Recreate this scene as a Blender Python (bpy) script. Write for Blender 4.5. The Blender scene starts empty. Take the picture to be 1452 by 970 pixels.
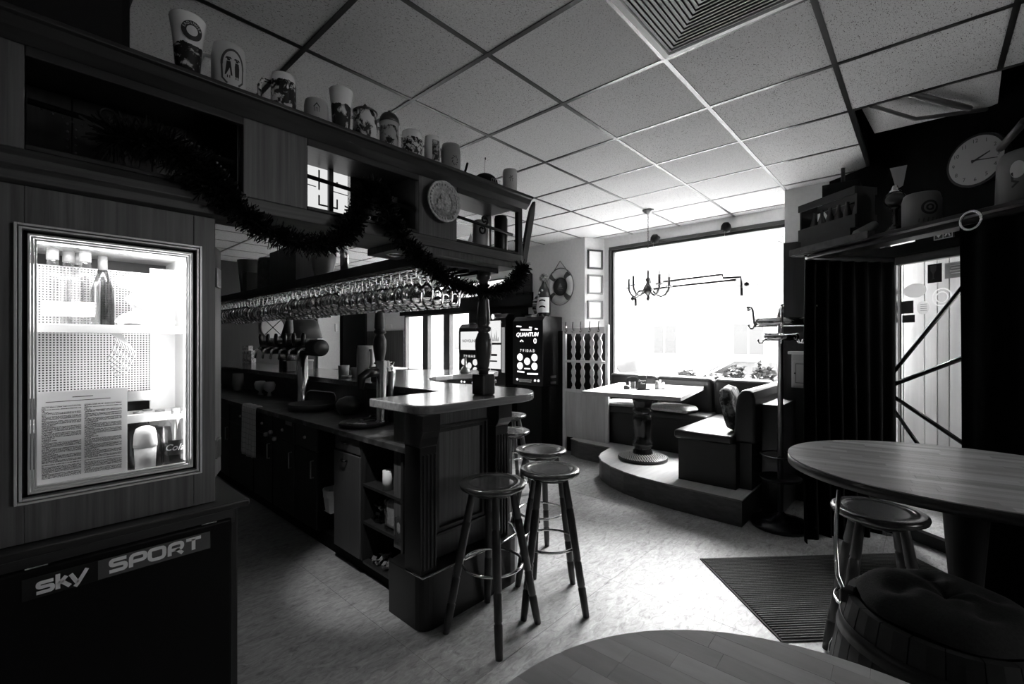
import bpy, bmesh, math, random
from math import sin, cos, pi, radians as R, sqrt, atan2, hypot
from mathutils import Matrix, Vector
random.seed(7)
sc = bpy.context.scene
COL = sc.collection

# ------------------------------------------------------------ camera
cd = bpy.data.cameras.new('camera'); cam = bpy.data.objects.new('camera', cd); COL.objects.link(cam)
cd.sensor_width = 36.0; cd.lens = 16.0; cd.clip_start = 0.02; cd.clip_end = 200
cam.location = (0, 0, 1.45); cam.rotation_euler = (R(90), 0, R(42.3 - 90))
sc.camera = cam
# ------------------------------------------------------------ overcast sky
wd = bpy.data.worlds.new('overcast_sky'); sc.world = wd; wd.use_nodes = True
bgn = wd.node_tree.nodes['Background']; bgn.inputs[0].default_value = (1, 1, 1, 1); bgn.inputs[1].default_value = 1.1
# ------------------------------------------------------------ hazy sun beyond the shop window
sl = bpy.data.lights.new('hazy_sun', 'SUN'); sl.energy = 9.5; sl.angle = R(65)
so = bpy.data.objects.new('hazy_sun', sl); COL.objects.link(so); so.location = (12, 2, 8)
so.rotation_euler = Vector((1, -.12, 1.0)).to_track_quat('Z', 'Y').to_euler()
# ------------------------------------------------------------ exposure
sc.view_settings.view_transform = 'Standard'; sc.view_settings.look = 'None'
sc.view_settings.exposure = 3.5; sc.view_settings.gamma = 1.0; sc.view_settings.use_curve_mapping = False
sc.cycles.use_denoising = True
sc.cycles.max_bounces = 12; sc.cycles.transparent_max_bounces = 40
sc.cycles.caustics_reflective = False; sc.cycles.caustics_refractive = False
# portals guide the daylight through the openings (they add no light)
def portal(loc, rot, sx, sy):
    l = bpy.data.lights.new('window_daylight', 'AREA'); l.shape = 'RECTANGLE'; l.size = sx; l.size_y = sy
    l.cycles.is_portal = True
    o = bpy.data.objects.new('window_daylight', l); COL.objects.link(o); o.location = loc; o.rotation_euler = rot
portal((5.62, 2.1, 1.83), (0, R(90), 0), 1.8, 2.25)
portal((4.40, -0.09, 1.06), (R(90), 0, R(52.4)), 0.75, 2.0)
portal((2.3, -3.06, 1.95), (R(90), 0, 0), 1.0, .9)
portal((5.32, 6.3, 1.6), (0, R(90), 0), 1.7, 2.6)

# ------------------------------------------------------------ mesh builder
class MB:
    def __init__(s, off=(0, 0, 0)): s.v = []; s.f = []; s.sm = []; s.o = off
    def add(s, vs, fs, smooth=False):
        b = len(s.v); ox, oy, oz = s.o
        s.v += [(p[0]-ox, p[1]-oy, p[2]-oz) for p in vs]
        s.f += [tuple(i+b for i in f) for f in fs]; s.sm += [smooth]*len(fs); return s
    def box(s, x0, y0, z0, x1, y1, z1):
        return s.add([(x0,y0,z0),(x1,y0,z0),(x1,y1,z0),(x0,y1,z0),(x0,y0,z1),(x1,y0,z1),(x1,y1,z1),(x0,y1,z1)],
                     [(0,3,2,1),(4,5,6,7),(0,1,5,4),(1,2,6,5),(2,3,7,6),(3,0,4,7)])
    def obox(s, c, ex, ey, z0, z1, hx, hy):
        p = [(c[0]+ex[0]*a*hx+ey[0]*b*hy, c[1]+ex[1]*a*hx+ey[1]*b*hy) for a, b in ((-1,-1),(1,-1),(1,1),(-1,1))]
        return s.prism(p, z0, z1)
    def prism(s, poly, z0, z1, smooth=False):
        n = len(poly); a = sum(poly[i][0]*poly[(i+1)%n][1]-poly[(i+1)%n][0]*poly[i][1] for i in range(n))
        if a < 0: poly = poly[::-1]
        vs = [(x,y,z0) for x,y in poly]+[(x,y,z1) for x,y in poly]
        s.add(vs, [tuple(range(n-1,-1,-1)), tuple(range(n,2*n))])
        b = len(s.v)-2*n
        for i in range(n): s.f.append((b+i, b+(i+1)%n, b+n+(i+1)%n, b+n+i)); s.sm.append(smooth)
        return s
    def prism_axis(s, poly, fn, d0, d1):
        """2-D outline pushed through a frame fn(a, b, d)"""
        n = len(poly)
        vs = [fn(a,b,d0) for a,b in poly]+[fn(a,b,d1) for a,b in poly]
        return s.add(vs, [tuple(range(n)), tuple(range(2*n-1,n-1,-1))]+[(i, n+i, n+(i+1)%n, (i+1)%n) for i in range(n)])
    def lathe(s, prof, c=(0,0,0), n=24, ax='z', closed=False):
        vs = []; m = len(prof)
        for r, h in prof:
            for k in range(n):
                t = 2*pi*k/n
                if ax == 'z': vs.append((c[0]+r*cos(t), c[1]+r*sin(t), c[2]+h))
                elif ax == 'x': vs.append((c[0]+h, c[1]+r*cos(t), c[2]+r*sin(t)))
                else: vs.append((c[0]+r*sin(t), c[1]+h, c[2]+r*cos(t)))
        fs = []
        for i in range(m-1):
            for k in range(n):
                q = (k+1) % n; fs.append((i*n+k, i*n+q, (i+1)*n+q, (i+1)*n+k))
        s.add(vs, fs, True)
        if not closed:
            b = len(s.v)-m*n
            if prof[0][0] > 1e-5: s.f.append(tuple(b+k for k in range(n-1,-1,-1))); s.sm.append(False)
            if prof[-1][0] > 1e-5: s.f.append(tuple(b+(m-1)*n+k for k in range(n))); s.sm.append(False)
        return s
    def tube(s, pts, r, n=8, closed=False, caps=True):
        pts = [Vector(p) for p in pts]; m = len(pts); rs = r if isinstance(r, (list, tuple)) else [r]*m
        vs = []; prev = None
        for i in range(m):
            if closed: t = pts[(i+1)%m]-pts[i-1]
            else: t = pts[min(i+1,m-1)]-pts[max(i-1,0)]
            if t.length < 1e-9: t = Vector((0,0,1))
            t.normalize()
            if prev is None:
                u = t.cross(Vector((0,0,1)))
                if u.length < 1e-3: u = t.cross(Vector((1,0,0)))
            else:
                u = prev - t*prev.dot(t)
                if u.length < 1e-4: u = t.cross(Vector((1,0,0)))
            u.normalize(); prev = u; w = t.cross(u)
            for k in range(n):
                a = 2*pi*k/n; q = pts[i]+(u*cos(a)+w*sin(a))*rs[i]; vs.append(tuple(q))
        fs = []
        for i in range(m if closed else m-1):
            j = (i+1) % m
            for k in range(n):
                q = (k+1) % n; fs.append((i*n+k, i*n+q, j*n+q, j*n+k))
        s.add(vs, fs, True)
        if not closed and caps:
            b = len(s.v)-m*n
            s.f += [tuple(b+k for k in range(n-1,-1,-1)), tuple(b+(m-1)*n+k for k in range(n))]; s.sm += [False, False]
        return s
    def ring(s, c, rad, r, n=32, m=8):
        return s.tube([(c[0]+rad*cos(2*pi*k/n), c[1]+rad*sin(2*pi*k/n), c[2]) for k in range(n)], r, m, True)
    def ball(s, c, r, n=12, sq=(1,1,1)):
        vs = []; m = n//2
        for i in range(m+1):
            p = pi*i/m
            for k in range(n):
                t = 2*pi*k/n
                vs.append((c[0]+r*sq[0]*sin(p)*cos(t), c[1]+r*sq[1]*sin(p)*sin(t), c[2]-r*sq[2]*cos(p)))
        return s.add(vs, [(i*n+k, i*n+(k+1)%n, (i+1)*n+(k+1)%n, (i+1)*n+k) for i in range(m) for k in range(n)], True)
    def grid(s, fn, nu, nv, smooth=True):
        vs = [fn(i/nu, j/nv) for j in range(nv+1) for i in range(nu+1)]
        w = nu+1
        return s.add(vs, [(j*w+i, j*w+i+1, (j+1)*w+i+1, (j+1)*w+i) for j in range(nv) for i in range(nu)], smooth)
    def build(s, name, mat, parent=None, bev=0, seg=2, kind=None, solid=0, sub=0):
        me = bpy.data.meshes.new(name); me.from_pydata(s.v, [], s.f)
        me.polygons.foreach_set('use_smooth', s.sm); me.materials.append(mat); me.validate(); me.update()
        o = bpy.data.objects.new(name, me); COL.objects.link(o)
        if parent is not None: o.parent = parent
        if kind: o['kind'] = kind
        if solid:
            m = o.modifiers.new('thick', 'SOLIDIFY'); m.thickness = solid; m.offset = 0
        if bev:
            m = o.modifiers.new('edge', 'BEVEL'); m.width = bev; m.segments = seg; m.limit_method = 'ANGLE'; m.angle_limit = R(40)
        if sub:
            m = o.modifiers.new('soft', 'SUBSURF'); m.levels = sub; m.render_levels = sub
        return o

def tag(o, label, cat, group=None, kind=None):
    o['label'] = label; o['category'] = cat
    if group: o['group'] = group
    if kind: o['kind'] = kind
    return o
def thing(name, label, cat, loc=(0,0,0), rz=0, group=None):
    o = bpy.data.objects.new(name, None); COL.objects.link(o); o.empty_display_size = .05
    o.location = loc; o.rotation_euler = (0,0,rz)
    return tag(o, label, cat, group)
def struct(name, mb, mat, parent=None, **k):
    o = mb.build(name, mat, parent, **k)
    if parent is None: o['kind'] = 'structure'
    return o
def dup(o, loc=None, rz=None, parent=None, label=None, scale=None):
    c = o.copy(); COL.objects.link(c)
    if parent is not None: c.parent = parent
    if loc is not None: c.location = loc
    if rz is not None: c.rotation_euler = (0,0,rz)
    if scale is not None: c.scale = scale
    if label: c['label'] = label
    for ch in list(o.children): dup(ch, parent=c)
    return c

# ------------------------------------------------------------ materials (all tones of grey: the place is seen in black and white)
MATS = {}
def nodes(name):
    m = bpy.data.materials.new(name); m.use_nodes = True; nt = m.node_tree
    b = nt.nodes['Principled BSDF']; MATS[name] = m
    return m, nt, b
def g3(v): return (v, v, v, 1)
def plain(name, v, rough=.5, metal=0, spec=.5, coat=0):
    if name in MATS: return MATS[name]
    m, nt, b = nodes(name)
    b.inputs['Base Color'].default_value = g3(v); b.inputs['Roughness'].default_value = rough
    b.inputs['Metallic'].default_value = metal; b.inputs['Specular IOR Level'].default_value = spec
    b.inputs['Coat Weight'].default_value = coat
    return m
def N(nt, t, **k):
    n = nt.nodes.new(t)
    for a, v in k.items(): setattr(n, a, v)
    return n
def coords(nt, scale=(1,1,1), rot=(0,0,0), rnd=False):
    tc = N(nt, 'ShaderNodeTexCoord'); mp = N(nt, 'ShaderNodeMapping')
    mp.inputs['Scale'].default_value = scale; mp.inputs['Rotation'].default_value = rot
    if rnd:
        oi = N(nt, 'ShaderNodeObjectInfo'); ml = N(nt, 'ShaderNodeMath', operation='MULTIPLY'); ml.inputs[1].default_value = 37.0
        nt.links.new(oi.outputs['Random'], ml.inputs[0])
        ad = N(nt, 'ShaderNodeVectorMath', operation='ADD')
        nt.links.new(tc.outputs['Object'], ad.inputs[0]); nt.links.new(ml.outputs[0], ad.inputs[1]); nt.links.new(ad.outputs[0], mp.inputs[0])
    else: nt.links.new(tc.outputs['Object'], mp.inputs[0])
    return mp.outputs[0]
def ramp(nt, fac, stops):
    r = N(nt, 'ShaderNodeValToRGB'); e = r.color_ramp.elements
    while len(e) < len(stops): e.new(.5)
    for i, (p, v) in enumerate(stops): e[i].position = p; e[i].color = g3(v)
    nt.links.new(fac, r.inputs[0]); return r.outputs[0]
def bump(nt, b, h, st=.2, d=.01):
    bp = N(nt, 'ShaderNodeBump'); bp.inputs['Strength'].default_value = st; bp.inputs['Distance'].default_value = d
    nt.links.new(h, bp.inputs['Height']); nt.links.new(bp.outputs[0], b.inputs['Normal'])
def noise(nt, vec, scale=5, det=4, rough=.55, dist=0):
    n = N(nt, 'ShaderNodeTexNoise'); n.inputs['Scale'].default_value = scale; n.inputs['Detail'].default_value = det
    n.inputs['Roughness'].default_value = rough; n.inputs['Distortion'].default_value = dist
    nt.links.new(vec, n.inputs['Vector']); return n.outputs[0]
def wood(name, lo, hi, rough=.4, scale=(40,40,2), rot=(0,0,0), spec=.5, tint=0, coat=0, rnd=False):
    if name in MATS: return MATS[name]
    m, nt, b = nodes(name)
    v = coords(nt, scale, rot, rnd)
    n1 = noise(nt, v, 1.0, 6, .6, .4)
    c = ramp(nt, n1, [(.3, lo), (.5, (lo+hi)/2), (.72, hi)])
    if tint:
        oi = N(nt, 'ShaderNodeObjectInfo'); mr = N(nt, 'ShaderNodeMapRange')
        mr.inputs['To Min'].default_value = 1-tint; mr.inputs['To Max'].default_value = 1+tint
        nt.links.new(oi.outputs['Random'], mr.inputs[0])
        mx = N(nt, 'ShaderNodeVectorMath', operation='SCALE'); nt.links.new(c, mx.inputs[0]); nt.links.new(mr.outputs[0], mx.inputs['Scale']); c = mx.outputs[0]
    nt.links.new(c, b.inputs['Base Color'])
    b.inputs['Roughness'].default_value = rough; b.inputs['Specular IOR Level'].default_value = spec; b.inputs['Coat Weight'].default_value = coat
    b.inputs['Coat Roughness'].default_value = .15
    bump(nt, b, n1, .08, .004)
    return m
def mottled(name, stops, scale=6, rough=.5, spec=.5, st=.1, vec=(1,1,1), det=6, metal=0, dist=.3, bd=.01):
    if name in MATS: return MATS[name]
    m, nt, b = nodes(name); v = coords(nt, vec); n1 = noise(nt, v, scale, det, .65, dist)
    nt.links.new(ramp(nt, n1, stops), b.inputs['Base Color']); b.inputs['Roughness'].default_value = rough
    b.inputs['Specular IOR Level'].default_value = spec; b.inputs['Metallic'].default_value = metal
    if st: bump(nt, b, n1, st, bd)
    return m
def emis(name, v, s):
    if name in MATS: return MATS[name]
    m, nt, b = nodes(name); b.inputs['Base Color'].default_value = g3(.02)
    b.inputs['Emission Color'].default_value = g3(v); b.inputs['Emission Strength'].default_value = s
    return m
def glassy(name, tint=.96, refl=1.0, rough=.02, ior=1.45):
    """clear glass pane / thin glassware: lets light straight through, mirrors by its angle"""
    if name in MATS: return MATS[name]
    m, nt, b = nodes(name); out = nt.nodes['Material Output']
    tr = N(nt, 'ShaderNodeBsdfTransparent'); tr.inputs[0].default_value = g3(tint)
    gl = N(nt, 'ShaderNodeBsdfGlossy'); gl.inputs['Roughness'].default_value = rough; gl.inputs[0].default_value = g3(refl)
    fr = N(nt, 'ShaderNodeFresnel'); ge = N(nt, 'ShaderNodeNewGeometry'); mr = N(nt, 'ShaderNodeMapRange')
    mr.inputs['To Min'].default_value = ior; mr.inputs['To Max'].default_value = 1/ior     # the same index seen from either face
    nt.links.new(ge.outputs['Backfacing'], mr.inputs[0]); nt.links.new(mr.outputs[0], fr.inputs[0])
    mx = N(nt, 'ShaderNodeMixShader'); nt.links.new(fr.outputs[0], mx.inputs[0]); nt.links.new(tr.outputs[0], mx.inputs[1]); nt.links.new(gl.outputs[0], mx.inputs[2])
    nt.links.new(mx.outputs[0], out.inputs[0]); nt.nodes.remove(b)
    return m

def ceiling_tile_mat():
    m, nt, b = nodes('mineral_fibre_tile')
    v = coords(nt, (1,1,1), rnd=True)
    n1 = noise(nt, v, 120, 2, .5)
    v2 = coords(nt, (110, 260, 1), (0,0,.5), rnd=True); n2 = noise(nt, v2, 1, 2, .5)
    big = noise(nt, coords(nt, (1,1,1)), 3, 2)
    fis = ramp(nt, n2, [(.0, .05), (.33, .12), (.39, 1.0)])
    base = ramp(nt, n1, [(.3, .60), (.7, .70)])
    mx = N(nt, 'ShaderNodeMix', data_type='RGBA', blend_type='MULTIPLY'); mx.inputs[0].default_value = 1
    nt.links.new(base, mx.inputs[6]); nt.links.new(fis, mx.inputs[7])
    nt.links.new(mx.outputs[2], b.inputs['Base Color']); b.inputs['Roughness'].default_value = .9; b.inputs['Specular IOR Level'].default_value = .2
    bump(nt, b, fis, .25, .004); return m
def floor_mat():
    m, nt, b = nodes('marbled_vinyl')
    v = coords(nt, (9, 22, 1), (0,0,.7)); n1 = noise(nt, v, 1.6, 8, .7, 1.2)
    n2 = noise(nt, coords(nt), 1.3, 3)
    c = ramp(nt, n1, [(.28, .15), (.45, .30), (.6, .39), (.75, .52)])
    c2 = ramp(nt, n2, [(.3, .75), (.7, 1.0)])
    mx = N(nt, 'ShaderNodeMix', data_type='RGBA', blend_type='MULTIPLY'); mx.inputs[0].default_value = 1
    nt.links.new(c, mx.inputs[6]); nt.links.new(c2, mx.inputs[7]); nt.links.new(mx.outputs[2], b.inputs['Base Color'])
    b.inputs['Specular IOR Level'].default_value = .22; rr = ramp(nt, n1, [(.3, .55), (.7, .45)]); nt.links.new(rr, b.inputs['Roughness'])
    bump(nt, b, n1, .05, .004); return m
TILE = ceiling_tile_mat(); FLOOR = floor_mat()
GRID = plain('grid_rail_metal', .12, .3, .9)
WALLW = mottled('pale_plaster', [(.3,.72),(.7,.8)], 30, .8, .2, .05)
DARKWALL = wood('black_panelling', .003, .006, .8, (30,30,1.5), spec=.08)
DARKOAK = wood('dark_oak', .012, .035, .38, (45,45,2))
DARKOAKX = wood('dark_oak_lengthwise', .012, .035, .38, (2,45,45))
OAK = wood('oak_veneer', .075, .19, .42, (60,60,1.6))
BARPANEL = wood('bar_oak_panel', .06, .14, .4, (70,70,1.6))
OAKX = wood('oak_lengthwise', .05, .12, .4, (2,60,60))
BLACK = plain('black_lacquer', .006, .35)
BLACKM = plain('matt_black', .006, .8, 0, .2)
CHROME = plain('chrome', .75, .12, 1)
STEEL = plain('brushed_steel', .5, .3, 1)
WHITE = plain('white_plastic', .75, .4)
PAPER = plain('white_paper', .8, .8, 0, .2)
COUNTER = wood('counter_top_oak', .14, .26, .2, (3,40,40), coat=.9)
WORKTOP = mottled('worn_worktop', [(.35,.015),(.52,.05),(.68,.2)], 7, .3, .5, .05)
GLASSPANE = glassy('window_glass', .97, 1, 0.0)
def realglass(name, v=1.0, rough=.0, ior=1.47):
    m, nt, b = nodes(name); b.inputs['Base Color'].default_value = g3(v); b.inputs['Roughness'].default_value = rough
    b.inputs['Transmission Weight'].default_value = 1; b.inputs['IOR'].default_value = ior; return m
GLASSWARE = realglass('drinking_glass')
def translucent(name, v, w=.6):
    m, nt, b = nodes(name); out = nt.nodes['Material Output']; b.inputs['Base Color'].default_value = g3(v); b.inputs['Roughness'].default_value = .6
    tl = N(nt, 'ShaderNodeBsdfTranslucent'); tl.inputs[0].default_value = g3(v); mx = N(nt, 'ShaderNodeMixShader'); mx.inputs[0].default_value = w
    nt.links.new(b.outputs[0], mx.inputs[1]); nt.links.new(tl.outputs[0], mx.inputs[2]); nt.links.new(mx.outputs[0], out.inputs[0]); return m
LEATHER = mottled('black_leather', [(.3,.008),(.7,.016)], 90, .38, .5, .15, bd=.002)
# ============================================================ SETTING
CZ = 2.868
# floor: vinyl sheets laid edge to edge on a screed
struct('floor', MB().box(-2.6,-3.2,-.12, 5.6,9.1,-.004), plain('dark_screed', .03, .9))
FL = bpy.data.objects['floor']
for i in range(-4, 5):
    for j in range(-6, 7):
        x0 = max(1.26+i*1.2, -2.6); x1 = min(1.26+(i+1)*1.2, 5.6); y0 = max(2.62+j*1.2, -3.2); y1 = min(2.62+(j+1)*1.2, 9.1)
        if x1-x0 < .02 or y1-y0 < .02: continue
        MB().box(x0+.0008, y0+.0008, -.004, x1-.0008, y1-.0008, 0).build('floor_sheet', FLOOR, FL)
# ceiling: slab, hanging grid and loose tiles
struct('ceiling', MB().box(-2.6,-3.2,3.30, 5.6,9.1,3.4), BLACKM)
CE = bpy.data.objects['ceiling']
tm = {}
gx = [1.574+.625*i for i in range(-6, 7)]; gy = [.968+.625*j for j in range(-7, 13)]
W2 = .011
def tile_at(x0, y0, x1, y1, z=CZ):
    MB((x0, y0, z)).box(x0, y0, z-.004, x1, y1, z+.012).build('ceiling_tile', TILE, CE).location = (x0, y0, z)
for i in range(-7, 7):
    for j in range(-7, 13):
        x0 = 1.574+.625*i; y0 = .968+.625*j; x1 = x0+.625; y1 = y0+.625
        if i == 0 and j == -1: continue                      # air diffuser
        if x0 > 3.4 and y1 < .4: continue                      # open bay by the door
        X0, Y0, X1, Y1 = max(x0+W2,-2.6), max(y0+W2,-3.2), min(x1-W2,5.5), min(y1-W2,9.05)
        if X1-X0 < .03 or Y1-Y0 < .03: continue
        if x1 < -.4 or y1 < -1.6:                                # out of sight: still closed overhead
            pass
        tile_at(X0, Y0, X1, Y1)
gr = MB()
for i in range(-6, 7):
    x = 1.574+.625*i
    y0 = -3.2 if x < 3.5 else .343-.012
    gr.box(x-.012, y0, CZ-.008, x+.012, 9.05, CZ+.03)
for j in range(-6, 13):
    y = .968+.625*j
    x1 = 5.5 if y > .3 else 3.449+.012
    gr.box(-2.6, y-.012, CZ-.0075, x1, y+.012, CZ+.03)
gr.build('grid_rail', GRID, CE)
# dropped tile resting askew in the open bay, conduit above it
MB().prism([(3.50,.31),(4.12,.27),(4.14,-.33),(3.53,-.30)], 2.93, 2.945).build('tilted_tile', TILE, CE)
MB().tube([(3.55,.25,2.9),(3.9,.05,2.88),(4.2,-.35,2.93)], .012, 6).tube([(3.5,.1,2.91),(4.0,-.2,2.9)], .018, 6).build('conduit', plain('grey_conduit', .12, .5), CE)
# outer shell of the open bay
MB().box(3.43,-1.9,2.88, 3.449,.343,3.3).build('plenum_side', BLACKM, CE)
MB().box(3.45,.345,2.88,4.9,.36,3.3).build('plenum_end', BLACKM, CE)


# four-way air diffuser in one ceiling field
VW = plain('diffuser_enamel', .85, .45)
vt = thing('air_diffuser', 'square white ceiling air diffuser with four fans of parallel slats', 'vent', (1.8865, .6555, CZ))
fr = MB(); h = .3045
for k in range(4):
    a = k*pi/2
    def rot(p, a=a): return (p[0]*cos(a)-p[1]*sin(a), p[0]*sin(a)+p[1]*cos(a), p[2])
    vs = [(-h,-h,-.012),(h,-h,-.012),(h-.03,-h+.03,-.018),(-h+.03,-h+.03,-.018),(-h,-h,.01),(h,-h,.01),(h-.03,-h+.03,.01),(-h+.03,-h+.03,.01)]
    fr.add([rot(p) for p in vs], [(0,3,2,1),(4,5,6,7),(0,1,5,4),(2,3,7,6)])
fr.build('frame', VW, vt)
for k in range(4):
    a = k*pi/2
    for q in range(13):
        d0 = .272-q*.0205; d1 = d0-.0165
        if d1 < .004: continue
        vs = [(-d0,-d0,-.006),(d0,-d0,-.006),(d1,-d1,-.014),(-d1,-d1,-.014),(-d0,-d0,-.003),(d0,-d0,-.003),(d1,-d1,-.011),(-d1,-d1,-.011)]
        MB().add([(p[0]*cos(a)-p[1]*sin(a), p[0]*sin(a)+p[1]*cos(a), p[2]) for p in vs], [(0,3,2,1),(4,5,6,7),(0,1,5,4),(2,3,7,6)]).build('slat', VW, vt)
MB().box(-.3,-.3,.03,.3,.3,.04).build('duct_plate', plain('duct_dark', .15, .7), vt)

# walls
WX = 5.47
def wall_with_hole(name, fn, a0, a1, z0, z1, holes, th, mat):
    """fn(a, d) -> x, y. Panels around rectangular holes (ha0, ha1, hz0, hz1)"""
    As = sorted({a0, a1}|{h[0] for h in holes}|{h[1] for h in holes}); Zs = sorted({z0, z1}|{h[2] for h in holes}|{h[3] for h in holes})
    mb = MB()
    for i in range(len(As)-1):
        for k in range(len(Zs)-1):
            ca, cz = (As[i]+As[i+1])/2, (Zs[k]+Zs[k+1])/2
            if any(h[0] < ca < h[1] and h[2] < cz < h[3] for h in holes): continue
            p = [fn(As[i],0), fn(As[i+1],0), fn(As[i+1],th), fn(As[i],th)]
            mb.prism(p, Zs[k], Zs[k+1])
    return struct(name, mb, mat)
# shop window wall
wall_with_hole('wall_front', lambda a,d: (WX+d, a), .9, 3.28, 0, 3.3, [(1.0,3.17,.92,2.70)], .16, WALLW)
wall_with_hole('wall_left', lambda a,d: (5.2+d, a), 3.6, 9.1, 0, 3.3, [(5.65,7.55,.9,1.975),(4.85,7.55,2.19,2.45)], .12, WALLW)
struct('wall_corner', MB().prism([(5.2,3.405),(5.47,3.265),(5.63,3.28),(5.63,3.6),(5.2,3.6)], 0, 3.3), WALLW)
struct('wall_back', MB().box(-2.6,9.0,0, 5.6,9.12,3.3), wood('back_panelling', .004, .011, .5, (25,25,1.5)))
struct('wall_side', MB().box(-2.72,-3.2,0,-2.6,9.1,3.3), plain('smoky_paint', .3, .8, 0, .2))
PZ = plain('smoky_paint', .3, .8)
wall_with_hole('wall_rear', lambda a,d: (a, -3.0-d), -2.6, 3.2, 0, 3.3, [(1.8,2.8,1.5,2.4)], .12, PZ)
E0 = (4.295,-.092); EX = (.609,.793); EN = (-.793,.609)
def en(t, d=0.): return (E0[0]+EX[0]*t+EN[0]*d, E0[1]+EX[1]*t+EN[1]*d)
wall_with_hole('wall_entrance', lambda a,d: en(a,-d), -2.4, .93, 0, 3.3, [(-.40,.385,.0,2.09),(.19,.47,2.18,2.235)], .12, DARKWALL)
struct('wall_right', MB().prism([en(-2.4), en(-2.4,-.12), (3.2,-3.1), (2.85,-3.1)], 0, 3.3), DARKWALL)
struct('trim_pillar', MB().prism([(4.85,.975),(5.47,.975),(5.6,.975),(5.6,.5),(4.85,.60)], 0, 3.3), WALLW)
PL = bpy.data.objects['trim_pillar']
MB().box(4.838,.60,0,4.85,.985,2.37).box(4.85,.975,0,5.45,.985,2.37).build('cladding', wood('pillar_cladding', .01, .022, .45, (30,30,1.5)), PL, bev=.002)
# lower panelling of the left wall behind the machines
struct('baseboard_left', MB().box(5.185,3.5,0, 5.2,8.98,.88).box(5.178,3.5,.88,5.2,8.98,.91), wood('panelling_left', .03, .06, .5, (25,25,1.5)), bev=.002)
struct('trim_1', MB().box(5.17,7.62,.9,5.2,8.95,1.68), wood('panelling_high', .045, .10, .45, (22,22,1.2)))
struct('trim_2', MB().box(5.16,4.3,1.965,5.2,7.7,2.19).box(5.16,4.4,1.2,5.2,5.64,2.0), BLACKM)
# ---- windows
FRM = plain('dark_window_frame', .02, .4)
def window(name, fn, a0, a1, z0, z1, fw, mull, depth=(.02,.08), sillw=0):
    w = MB(); d0, d1 = depth
    def bar(A0, A1, Z0, Z1): w.prism([fn(A0,d0), fn(A1,d0), fn(A1,d1), fn(A0,d1)], Z0, Z1)
    bar(a0,a1,z0,z0+fw); bar(a0,a1,z1-fw,z1); bar(a0,a0+fw,z0+fw,z1-fw); bar(a1-fw,a1,z0+fw,z1-fw)
    o = struct(name, w, FRM)
    edges = [a0+fw]
    for m0, m1 in mull:
        q = MB(); q.prism([fn(m0,d0), fn(m1,d0), fn(m1,d1), fn(m0,d1)], z0+fw, z1-fw); q.build('mullion', FRM, o, bev=.003); edges += [m0, m1]
    edges.append(a1-fw)
    for k in range(0, len(edges), 2):
        q = MB(); e0, e1 = edges[k], edges[k+1]; dm = (d0+d1)/2
        q.prism([fn(e0,dm), fn(e1,dm), fn(e1,dm+.006), fn(e0,dm+.006)], z0+fw, z1-fw); q.build('pane', GLASSPANE, o)
    return o
W1 = window('window_1', lambda a,d: (WX+d, a), 1.0, 3.17, .92, 2.70, .035, [])
MB().box(WX-.03,1.0,.885,WX+.15,3.17,.925).build('window_sill', WHITE, W1, bev=.004)
MB().box(WX-.008,.985,2.695,WX+.05,3.19,2.735).box(WX-.008,3.165,.92,WX+.05,3.195,2.70).build('window_casing', plain('casing_grey', .05, .4), W1)
window('window_2', lambda a,d: (5.2+d, a), 5.65, 7.55, .9, 1.975, .04, [(6.19,6.355),(6.81,6.965)], (-.03,.06))
window('window_3', lambda a,d: (5.2+d, a), 4.85, 7.55, 2.19, 2.45, .02, [(6.1,6.14)], (-.02,.06))
window('added_rear_window', lambda a,d: (a, -3.0-d), 1.8, 2.8, 1.5, 2.4, .04, [(2.28,2.32)])  # unseen opening behind the camera, added to light the gantry front and tables
window('window_5', lambda a,d: en(a,-d), .19, .47, 2.18, 2.235, .004, [], (.02,.06))
# ---- street door with a sunburst of steel bars
d1 = MB()
def dbar(mb, t0, t1, z0, z1, a=-.01, b=-.06): mb.prism([en(t0,a), en(t1,a), en(t1,b), en(t0,b)], z0, z1)
dbar(d1, -.40,-.33, 0,2.09); dbar(d1, .345,.385, 0,2.09); dbar(d1, -.33,.345, 2.03,2.09); dbar(d1, -.33,.345, 0,.085)
DOOR = struct('door_1', d1, plain('door_frame_black', .012, .35), bev=.004)
q = MB(); dbar(q, -.33,.345,.085,2.03,-.034,-.038); q.build('door_glass', GLASSPANE, DOOR)
q = MB(); dbar(q, .325,.345,.085,2.03,.0,-.01); dbar(q,-.33,.345,.085,.105,.0,-.01); q.build('glazing_bead', plain('bead_steel', .25, .35, .8), DOOR)
for (t0,z0,t1,z1) in ((.335,1.225,-.33,2.09),(.335,1.13,-.33,1.444),(.335,1.035,-.33,.668),(.335,.935,-.33,.09+.0)):
    q = MB(); a = en(t0,.012); b = en(t1,.012)
    if z1 > 2.03: k = (2.03-z0)/(z1-z0); b = en(t0+(t1-t0)*k,.012); z1 = 2.03
    dx, dz = (t1-t0), (z1-z0)
    q.tube([(a[0],a[1],z0),(b[0],b[1],z1)], .016, 4); q.build('diagonal_bar', plain('bar_steel_black', .03, .25, .6), DOOR)
STK = dict(b=plain('sticker_black', .012, .4), g=translucent('sticker_grey', .35), w=translucent('sticker_white', .9), f=translucent('sticker_frost', .85, .7))
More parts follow.
